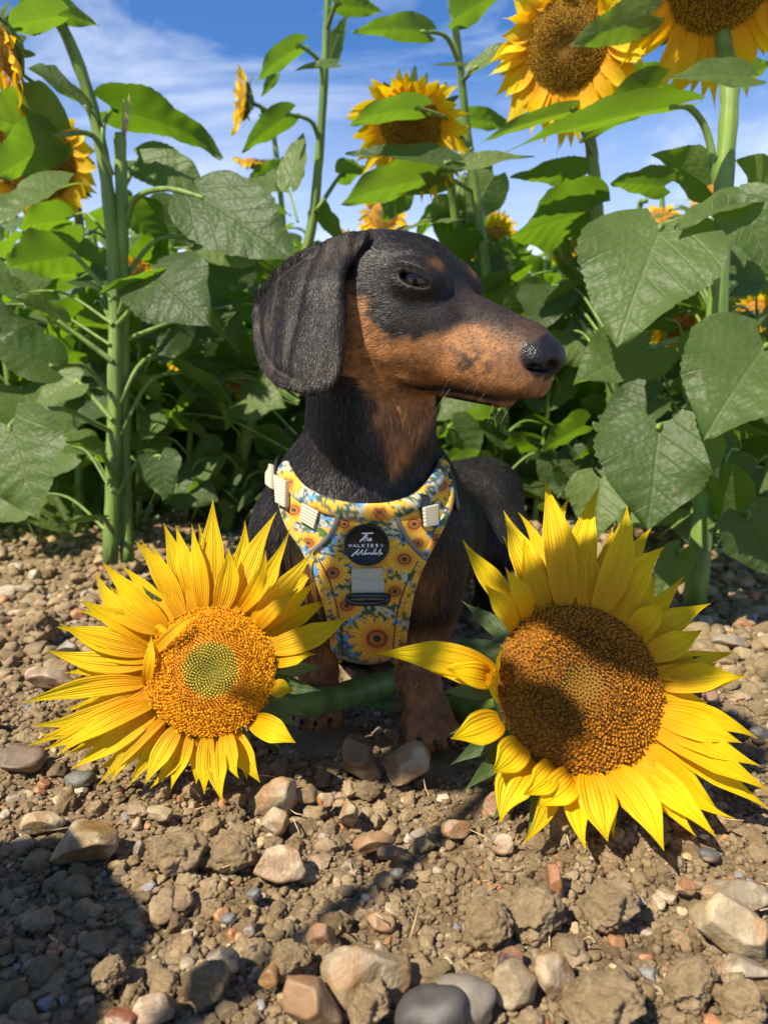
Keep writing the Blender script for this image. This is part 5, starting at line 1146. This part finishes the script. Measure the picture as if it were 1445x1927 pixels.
plant('tall sunflower plant on the left whose thick stem arches over at the top', [(SP((45,48,.90),(90,28,.92),(120,55,.95),(165,170,.98),(195,300,1.0),(212,450,1.01),(218,620,1.02),(214,860,1.02),gb(208,1062)), 0.006, 0.0095)], [
 ((110,28),(-20,62),70,.90,UND,dict(dt=-.04)), ((60,18),(188,50),62,.93,UND,dict(droop=.3)), ((165,205),(52,128),88,.98,DRK,dict(dt=.06,pet=[(190,260,1.0)])),
 ((212,205),(420,298),120,1.04,DRK,dict(dt=.02,droop=.35,pet=[(197,300,1.0),(195,240,.99)])), ((110,255),(-60,215),170,.93,UND,dict(pet=[(212,330,1.0),(175,255,.97)],dt=-.03,pr=.003)),
 ((100,268),(-10,335),120,.93,UND,dict(dt=-.02)), ((262,300),(400,378),100,1.06,LIT,dict(droop=.3,pet=[(225,370,1.02)])), ((205,540),(0,0),2,1.02,LIT) ][:-1]+[
 ((375,370),(568,500),165,.95,LIT,dict(dt=-.04,droop=.1,fold=.05,pet=[(235,440,1.02),(255,375,1.0),(310,355,.97)],pr=.0033)), ((395,395),(548,405),95,1.0,DRK,dict(dt=.06)),
 ((330,520),(185,552),62,.96,(-.3,.2,.9),dict(dt=-.05,pet=[(222,610,1.01),(270,560,.99)])), ((290,515),(396,615),170,.94,LIT,dict(dt=-.05,fold=.1,pet=[(225,590,1.01),(245,540,.98)])),
 ((130,345),(-20,430),120,.90,LIT,dict(dt=-.05,fold=.25)), ((105,690),(-30,640),110,.92,LIT,dict(dt=-.03,pet=[(205,740,1.01),(160,690,.98)])),
 ((20,800),(75,978),190,.86,LIT,dict(dt=-.02,droop=.08,fold=.06,pet=[(205,810,1.01),(120,770,.95),(50,780,.88)])), ((300,858),(316,938),90,1.0,LIT,dict(pet=[(222,930,1.02),(260,870,1.01)])),
 ((192,850),(128,838),42,.97,UND,dict(pet=[(215,900,1.01)])), ((196,976),(106,992),30,.93,UND,dict(pet=[(212,1000,1.01)])), ((240,390),(320,485),120,1.08,DRK,dict(dt=.05)), ((350,640),(470,560),110,1.1,LIT,dict(pet=[(225,760,1.02),(270,680,1.04)])),
 ((340,700),(440,765),90,1.08,DRK,dict(pet=[(225,820,1.02),(280,720,1.05)])), ((120,610),(30,560),90,1.0,UND,dict(pet=[(212,680,1.01)])), ((140,480),(10,505),130,1.0,DRK,dict(pet=[(215,560,1.01)])), ((150,720),(60,770),90,1.02,LIT,dict(pet=[(212,790,1.01)]))],
 [((6,88),.88,(-.75,-.45,-.35),58,dict(droop=.5,npet=34)), ], 1)
plant('broken sunflower stem with a frayed dry top, leaning against the tall left plant', [(SP((226,252,1.0),(230,400,1.01),(231,600,1.03),(234,850,1.04),gb(240,1058)), 0.0072, 0.0085)], [
 ((395,450),(480,500),110,1.06,LIT,dict(pet=[(236,520,1.03),(300,450,1.04)])), ((340,600),(300,690),70,1.05,DRK,dict(pet=[(236,640,1.03)]))], [], 2)
fr = []; rng = np.random.default_rng(4)
for k in range(16):
    a = P(231+rng.uniform(-5, 6), 262, 1.0); b = P(236+rng.uniform(-6, 16), rng.uniform(172, 240), 1.0+rng.uniform(-.004, .004)); fr.append(tube(np.array([a, (a+b)/2+rng.normal(0, .0008, 3), b]), [.0009, .0007, .0003], 5))
m_dry, _, _ = principled('dry_fibre', Base_Color=(0.48, 0.33, 0.19, 1), Roughness=0.8)
V, F = merge(fr); put(mesh_np('frayed_fibres', V, F, m_dry), bpy.data.objects['sunflower_plant.001'])
plant('slim sunflower plant with a pale stem rising above the dog\'s ear', [(SP((618,-40,1.02),(612,120,1.05),(600,300,1.09),(584,440,1.12),(540,590,1.15),(490,725,1.18),gb(424,1000)), 0.0042, 0.0095)], [
 ((565,86),(483,156),52,1.0,UND,dict(dt=-.02,droop=.3,pet=[(607,160,1.05),(600,115,1.03)])), ((520,140),(492,183),22,1.06,UND), ((632,8),(722,24),50,1.0,UND,dict(pet=[(614,60,1.04)])),
 ((622,110),(655,25),36,1.06,UND), ((632,120),(556,132),22,1.02,(-.2,-.9,.4)), ((545,215),(455,288),56,1.04,UND,dict(pet=[(600,262,1.08),(585,228,1.06)],droop=.25)),
 ((545,345),(572,252),60,1.04,LIT,dict(dt=.02)), ((640,330),(690,318),60,1.12,DRK,dict(pet=[(594,400,1.1)])), ((600,400),(645,465),70,1.12,DRK), ((560,310),(520,360),60,1.1,UND)], [], 3)
plant('slim leaning sunflower plant directly above the dog\'s forehead', [(SP((845,-30,1.0),(866,130,1.04),(882,280,1.08),(905,440,1.12),(925,600,1.16),(948,780,1.2),gb(978,985)), 0.0042, 0.0088)], [
 ((800,60),(662,62),58,.98,UND,dict(droop=.3,pet=[(868,130,1.03),(840,70,1.0)])), ((858,30),(955,-20),78,1.0,UND), ((892,130),(985,74),46,.99,LIT,dict(pet=[(872,150,1.04)])), ((898,126),(812,124),16,1.0,LIT),
 ((868,222),(968,240),52,1.1,UND), ((835,330),(640,385),120,1.06,UND,dict(dt=-.04,droop=.2,pet=[(890,360,1.1)])), ((845,305),(650,290),55,.98,LIT,dict(fold=.3,pet=[(888,280,1.07)])), ((850,318),(1005,296),46,.99,LIT,dict(fold=.3)),
 ((930,330),(880,420),90,1.14,DRK), ((850,800),(905,885),110,1.12,DRK,dict(pet=[(945,770,1.2)])), ((990,470),(900,520),90,1.16,DRK)], [], 4)
plant('sunflower plant with a half hidden flower head above the dog\'s brow', [(SP((775,250,1.05),(830,290,1.10),(850,360,1.14),(862,470,1.18),(875,700,1.25),gb(890,1000)), 0.0045, 0.0085)], [
 ((790,205),(655,238),66,.96,UND,dict(dt=-.03,droop=.3,pet=[(880,285,1.06),(850,230,1.02)])), ((770,330),(720,420),90,1.12,UND)], [((772,236),1.03,(-.20,-.66,-.55),60,dict(droop=.45,npet=40,plen=1.15,open_=.1))], 5)
plant('sturdy sunflower plant at the far right with the highest big flower', [(SP((1350,20,.83),(1362,90,.83),(1372,175,.81),(1362,330,.815),(1350,560,.825),(1338,800,.835),gb(1306,1142)), 0.0078, 0.0120)], [
 ((1270,200),(950,286),100,.79,(.1,.15,1),dict(dt=.04,droop=.12,fold=.3,pet=[(1347,345,.82),(1330,250,.81),(1300,205,.80)],pr=.0032)), ((1240,160),(1090,270),90,.83,UND,dict(dt=.05)),
 ((1412,145),(1252,150),76,.76,(-.2,-.85,.5),dict(dt=-.02)), ((1405,150),(1450,120),60,.78,UND), ((1330,350),(1225,290),110,.86,DRK,dict(dt=.03)), ((1250,350),(1148,345),80,.87,DRK),
 ((1245,425),(1160,655),262,.72,LIT,dict(dt=-.03,droop=.12,fold=.10,pet=[(1346,560,.82),(1330,440,.79),(1290,415,.75)],pr=.0032)), ((1415,372),(1268,432),90,.72,(-.1,-.5,.85),dict(dt=-.02)), ((1385,375),(1450,515),120,.71,LIT,dict(dt=-.01)),
 ((1222,655),(1078,725),150,.78,LIT,dict(dt=-.03,pet=[(1342,640,.83),(1280,640,.80)])), ((1440,650),(1322,830),250,.68,LIT,dict(dt=-.03,fold=.2,pet=[(1338,760,.83),(1400,680,.75)])), ((1400,640),(1290,780),190,.74,DRK,dict(dt=.02)),
 ((1242,800),(1218,998),225,.72,LIT,dict(dt=-.02,fold=.12,pet=[(1335,860,.83),(1290,800,.78)])), ((1128,795),(1182,842),44,.74,LIT), ((1400,965),(1455,1085),140,.74,LIT,dict(pet=[(1325,1000,.84)])), ((1350,900),(1400,1040),120,.80,DRK),
 ((1282,1035),(1236,1132),66,.76,LIT,dict(pet=[(1312,1060,.84)])), ((1130,900),(1120,1015),120,.86,LIT,dict(dt=-.02)), ((1450,380),(1380,300),120,.84,DRK,dict(dt=.04)), ((1300,480),(1200,560),120,.90,DRK)],
 [((1356,-38),.79,(-.12,-.62,-.62),96,dict(droop=.55,npet=44,plen=1.05,open_=.1))], 6)
plant('sunflower plant bearing the second biggest flower, drooping, upper right', [(SP((1085,150,.92),(1105,230,.95),(1118,330,.97),(1130,480,1.0),(1150,700,1.03),gb(1178,1030)), 0.0058, 0.0090)], [
 ((1225,28),(1072,86),75,.80,(.1,.80,.6),dict(droop=.2)), ((1082,208),(905,268),42,.9,UND,dict(dt=-.02,fold=.35,pet=[(1112,290,.96)])), ((1110,395),(955,450),175,.98,DRK,dict(dt=-.02,fold=.05,pet=[(1128,460,1.0)])),
 ((1100,330),(960,335),70,1.0,UND), ((1230,140),(1150,150),50,.92,DRK), ((1100,560),(1010,600),110,1.05,DRK), ((1090,640),(1000,690),120,1.1,DRK), ((1150,430),(1230,480),90,1.05,DRK), ((1100,800),(1020,850),100,1.05,DRK), ((1180,960),(1230,900),90,1.0,UND)],
 [((1066,86),.88,(-.50,-.76,-.28),79,dict(droop=.55,npet=44,open_=.1))], 7)
plant('sunflower plant on the left edge with its brown disc behind a bright leaf', [(SP((70,280,1.15),(120,330,1.18),(150,420,1.2),(152,700,1.25),gb(150,1000)), 0.005, 0.008)], [
 ((130,420),(40,470),110,1.1,DRK), ((160,560),(120,640),100,1.15,LIT), ((150,480),(230,520),90,1.2,UND), ((140,660),(60,700),110,1.15,DRK)], [((68,302),1.12,(.30,-.85,-.1),70,dict(droop=.3,npet=34,plen=.75))], 8)
plant('small sunflower seen from the side against the sky, facing left', [(SP((478,195,1.6),(505,215,1.6),(520,290,1.6),(540,500,1.65),(560,800,1.7),(565,930,1.72)), 0.004, 0.007)], [((492,215),(520,250),40,1.6,DRK), ((530,330),(470,330),60,1.6,UND)], [((458,190),1.58,(-.93,-.30,.1),33,dict(droop=.1,npet=26,big=False,open_=.5,plen=1.1))], 9)

# more leaves on the named plants, filling the gaps between them
PL = {o.name: o for o in bpy.data.objects if o.name.startswith('sunflower_plant')}
rng = np.random.default_rng(15)
for nm, n_, x0, x1, y0, y1, d0, d1, st_ in (('sunflower_plant', 9, -20, 190, 380, 940, 1.0, 1.15, (212, 1.01)), ('sunflower_plant.002', 22, 250, 560, 330, 800, 1.08, 1.22, (560, 1.15)), ('sunflower_plant.003', 15, 880, 1060, 430, 900, 1.1, 1.25, (935, 1.17)),
                                      ('sunflower_plant.004', 5, 790, 900, 330, 430, 1.15, 1.25, (856, 1.16)), ('sunflower_plant.006', 14, 1010, 1260, 330, 900, 0.98, 1.15, (1138, 1.0)), ('sunflower_plant.005', 12, 1240, 1460, 520, 1040, 0.88, 1.0, (1345, .83))):
    for k in range(n_):
        bx_, by_, d_ = rng.uniform(x0, x1), rng.uniform(y0, y1), rng.uniform(d0, d1); a = rng.uniform(0.15, 2.9); L_ = rng.uniform(75, 135)
        o_ = (LIT, UND, DRK, DRK, (-.4, -.3, .8), (.4, -.2, .85))[int(rng.integers(0, 6))]; tx, ty = bx_+L_*math.cos(a), by_+L_*math.sin(a)*0.8
        V, F, uv = leaf_geo(P(bx_, by_, d_), P(tx, ty, d_+rng.uniform(-.05, .05)), o_, rng.uniform(80, 140)*d_/FPX, seed=k*3+n_, nu=26, nv=11); ob = mesh_np('leaf', V, [F], m_leaf, uv=uv)
        s0_ = P(st_[0]+rng.uniform(-5, 5), by_+rng.uniform(30, 90), st_[1]); b_p = P(bx_, by_, d_); pp_ = catmull(np.array([s0_, (s0_+b_p)/2+[0, 0, .02], b_p]), 12); Vp, Fp = tube(pp_, np.linspace(.0022, .0014, 12), 7, cap=False)
        pe = mesh_np('petiole', Vp, Fp, m_stem); pe.parent = ob; put(ob, PL[nm])
for (x, y, d, R_, nn_, lab) in ((1072,448,.96,30,(-.3,-.8,.2),'small bloom half hidden by leaves just right of the dog\'s forehead'), (1238,412,.93,38,(-.2,-.6,.7),'bright bloom peeping over the big heart-shaped leaf'), (1304,486,.80,34,(.3,-.9,.1),'bloom glowing beside the right stem behind the big leaf'),
    (1275,612,.86,38,(0,-.7,-.7),'yellow petals of a shaded bloom behind the far right stem'), (882,458,1.05,24,(-.2,-.9,.3),'tiny distant bloom over the dog\'s brow'), (950,540,1.03,26,(-.5,-.8,.1),'bloom directly behind the dog\'s far brow'),
    (345,668,1.02,24,(-.2,-.9,.2),'small distant bloom low on the left, beside the ear'), (256,508,.97,22,(.4,-.8,.1),'small bloom right behind the broken stem'), (478,304,1.5,28,(.1,-.3,.9),'upturned bloom peeping above leaves, left of the slim stem'), (1420,590,.84,30,(-.3,-.9,0),'blurred bloom at the far right edge'), (448,722,1.03,18,(0,-1,.1),'tiny yellow bloom under the dog\'s ear')):
    d += 0.13; r_ = thing('sunflower_plant', lab, 'sunflower plant', (P(x, y, d)[0], P(x, y, d)[1]+.03, 0)); C_ = P(x, y, d); add_head(r_, C_, nn_, R_*0.78*d/FPX, int(x), big=False, npet=26, plen=1.15, droop=.5)
    q_ = C_-nrm(nn_)*0.02; stem_mesh(r_, [np.array([q_[0]-.03, q_[1]+.05, 0]), np.array([q_[0]-.015, q_[1]+.04, q_[2]*.5]), np.array([q_[0], q_[1]+.02, q_[2]-.03]), q_], .0045, .0028, 14)
    for k in range(7):
        f_ = 0.96-k*0.12; a_ = rng.uniform(-.5, .5)+(math.pi if k % 2 else 0); b_ = np.array([C_[0]+.035*math.cos(a_)*(1 if k else .3), C_[1]-.035+.01*k, C_[2]*f_-.012]); t_ = b_+np.array([math.cos(a_)*.07, rng.uniform(-.03, .03), rng.uniform(-.06, .015)])
        add_leaf(r_, b_, t_, (LIT, DRK, UND)[k % 3], rng.uniform(.055, .085), pet=np.array([[C_[0], C_[1]+.01, b_[2]-.03], [C_[0]*.5+b_[0]*.5, C_[1]-.01, b_[2]-.005]]), pr=.0014, seed=k+int(x), nu=20, nv=9)

# rows behind: a few plants built once and copied
def proto_plant(seed, H):
    rng = np.random.default_rng(seed); root = thing('sunflower_plant', 'x', 'sunflower plant', (0, 0, 0)); lean = rng.normal(0, 0.03, 2)
    sp = lambda t: np.array([lean[0]*t*t, lean[1]*t*t, H*t]); pts = [sp(t) for t in np.linspace(0, 0.93, 7)]
    hd = nrm(np.array([rng.normal(-0.2, 0.4), -0.9, rng.uniform(-0.5, 0.2)])); C = sp(1.0)+hd*0.045
    pts.append(sp(1.0)+hd*0.005); pts.append(C-hd*0.02); stem_mesh(root, pts, 0.0095, 0.005, 26)
    nL = int(H*30)
    for k in range(nL):
        t = 0.06+0.88*(k+0.5)/nL; a = k*2.4+rng.uniform(-.3, .3); o = np.array([math.cos(a), math.sin(a), 0]); s = rng.uniform(0.75, 1.15)*(0.6+0.9*math.sin(math.pi*min(t+0.12, 1))); p = sp(t)
        b = p+o*0.075*s+np.array([0, 0, 0.035*s]); tp = b+nrm(o*1.0+np.array([0, 0, -rng.uniform(0.2, 1.3)]))*0.125*s
        add_leaf(root, b, tp, (o[0]*0.5, o[1]*0.5, 0.9), 0.145*s, pet=np.array([p, p+o*0.035*s+np.array([0, 0, 0.03*s])]), seed=seed*9+k, nu=13, nv=9)
    if seed in (43,): add_head(root, C, hd, rng.uniform(0.028, 0.040), seed, big=False, npet=22, droop=.25)
    return root
def copy_tree(o, parent=None):
    c = o.copy(); COL.objects.link(c)
    if parent is not None: c.parent = parent; c.matrix_parent_inverse = o.matrix_parent_inverse.copy()
    for ch in o.children: copy_tree(ch, c)
    return c
HTS = (0.60, 0.66, 0.54, 0.70, 0.46, 0.62)
PRO = [proto_plant(40+k, h) for k, h in enumerate(HTS)]
rng = np.random.default_rng(21); spots = []
for ry, dx in ((1.28, .21), (1.48, .20), (1.80, .20), (2.15, .21), (2.5, .22), (2.9, .24), (3.4, .27), (4.0, .30), (4.7, .36), (5.6, .42), (6.8, .5), (8.2, .6)):
    hw2 = 0.53*ry+0.12; x = -hw2+rng.uniform(0, dx)
    while x < hw2:
        spots.append((x+rng.uniform(-.05, .05), ry+rng.uniform(-.07, .07))); x += dx*rng.uniform(0.85, 1.15)
used = [False]*len(PRO); done = []
for (x, y) in spots:
    k = int(rng.integers(0, len(PRO))); px_ = CX+FPX*x/y
    gap = (330 < px_ < 470 and y > 1.7) or (y < 1.4 and 430 < px_ < 1000)
    if gap and rng.random() < 0.7: continue
    o = PRO[k] if not used[k] else copy_tree(PRO[k]); used[k] = True
    pyt = rng.uniform(330, 470)+(50 if 600 < px_ < 1000 else 0); zt = CAM_H+y*math.tan(math.atan((CY-pyt)/FPX)-PITCH)
    sc = min(max(zt/HTS[k], 0.62), 1.15); o.location = (x, y, 0); o.rotation_euler = (0, 0, rng.normal(0, 0.5)); o.scale = (sc,)*3
    o['label'] = 'sunflower plant crowded in the rows behind the front plants'; o['group'] = 'sunflower plants in the rows behind'; done.append((y, x, o))
ORD = 'first second third fourth fifth sixth seventh eighth ninth tenth eleventh twelfth thirteenth fourteenth'.split()
for y0_, y1_, rowname in ((1.37, 1.6, 'second row'), (1.1, 1.36, 'first row'), (2.0, 2.3, 'third row')):
    for k, (y, x, o) in enumerate(sorted([d for d in done if y0_ < d[0] < y1_], key=lambda d: d[1])):
        o['label'] = 'sunflower plant, %s from the left in the %s behind the front plants' % (ORD[k], rowname)
for k, u_ in enumerate(used):
    if not u_:
        for c in list(PRO[k].children_recursive)+[PRO[k]]: bpy.data.objects.remove(c)
# low weeds under the plants
rng = np.random.default_rng(31); parts, uvs = [], []
for k in range(2600):
    y = rng.uniform(1.12, 2.6); x = rng.uniform(-1, 1)*(0.55*y); s = rng.uniform(0.02, 0.055); b = np.array([x, y, 0]); a = rng.uniform(0, 6.28); d = nrm(np.array([math.cos(a), math.sin(a), rng.uniform(.5, 2.5)])); b = b+np.array([0, 0, rng.uniform(0, 0.09)])
    mid = bez(b, b+d*s*.4, b+d*s*.8, b+d*s+np.array([0, 0, -s*.3]), 5); u = np.linspace(0, 1, 5); V, F, uv = ribbon(mid, (math.sin(a), -math.cos(a), 1), s*0.16*np.sin(np.pi*(0.15+0.85*u))+1e-4, 3, seed=k); parts.append((V, F)); uvs.append(uv)
V, F = merge(parts); wd = mesh_np('weeds', V, F, m_sepal, uv=np.vstack(uvs)); tag(wd, kind='stuff')
# far trees closing the field
rng = np.random.default_rng(61); parts, uvs = [], []
for k in range(9000):
    a = rng.uniform(-0.62, 0.62); dd_ = rng.uniform(40, 55); hh = 2.6*fbm(np.array([[a*9, 0, 0]]), 3, 5)[0]+1.2; c = np.array([dd_*math.sin(a), dd_*math.cos(a), hh*rng.random()**0.7]); n_ = nrm(rng.normal(size=3)); t_a = nrm(np.cross(n_, [0.3, 0.2, 1])); b_a = np.cross(n_, t_a); s = rng.uniform(0.15, 0.4)
    parts.append((c+np.array([t_a*s, b_a*s*.6, -t_a*s, -b_a*s*.6]), np.array([[0, 1, 2, 3]]))); uvs.append(np.full((4, 2), .5))
V, F = merge(parts); tag(mesh_np('treeline', V, F, m_sepal, uv=np.vstack(uvs)), kind='stuff')

# unseen plants added left of the camera, their leaves placed to throw the shade on the lower left soil, the paws and the right flower
SD = np.array(SUN)
def cast(px, py, d, z): q = P(px, py, d); return q+SD*((z-q[2])/SD[2])
root = thing('sunflower_plant', 'tall sunflower plant beside the camera, shading the dog\'s legs and the right flower head', 'sunflower plant', (-0.56, -0.22, 0))
pts = [np.array(q) for q in ((-0.56, -0.22, 0), (-0.57, -0.22, .3), (-0.56, -0.21, .6), (-0.52, -0.14, .80), (-0.44, -0.02, .88), (-0.36, 0.06, .87))]
stem_mesh(root, pts, 0.010, 0.005)
for (b, t, w, z) in (((1300,1150,.46),(930,1120,.46),.088,.80),((1250,1260,.46),(990,1150,.45),.050,.78),((1090,1440,.43),(940,1300,.44),.045,.76),((880,1350,.52),(610,1230,.52),.110,.74),((840,1130,.50),(655,1120,.50),.045,.79),((900,1430,.50),(540,1415,.50),.050,.70)):  # each leaf set along the sun's rays to shape a shadow
    B_, T_ = cast(*b, z), cast(*t, z); add_leaf(root, B_, T_, SD, w, pet=np.array([pts[4], (pts[4]+B_)/2+[0, 0, .02]]), seed=int(w*999), droop=.05, fold=.05)
for k, (x, y, h) in enumerate(((-0.48, -0.02, .60), (-0.41, -0.06, .48), (-0.52, -0.12, .70), (-0.55, 0.02, .52), (-0.43, 0.00, .38), (-0.46, -0.16, .60))):  # unseen plants added only to shade the lower left soil
    o = copy_tree(PRO[0] if used[0] else PRO[1]); o.location = (x, y, 0); o.rotation_euler = (0, 0, k*1.1); sc = h/0.63; o.scale = (sc,)*3; o['label'] = 'low unseen sunflower plant added left of the camera to shade the lower left soil'; o['group'] = 'unseen low sunflower plants added for shade'
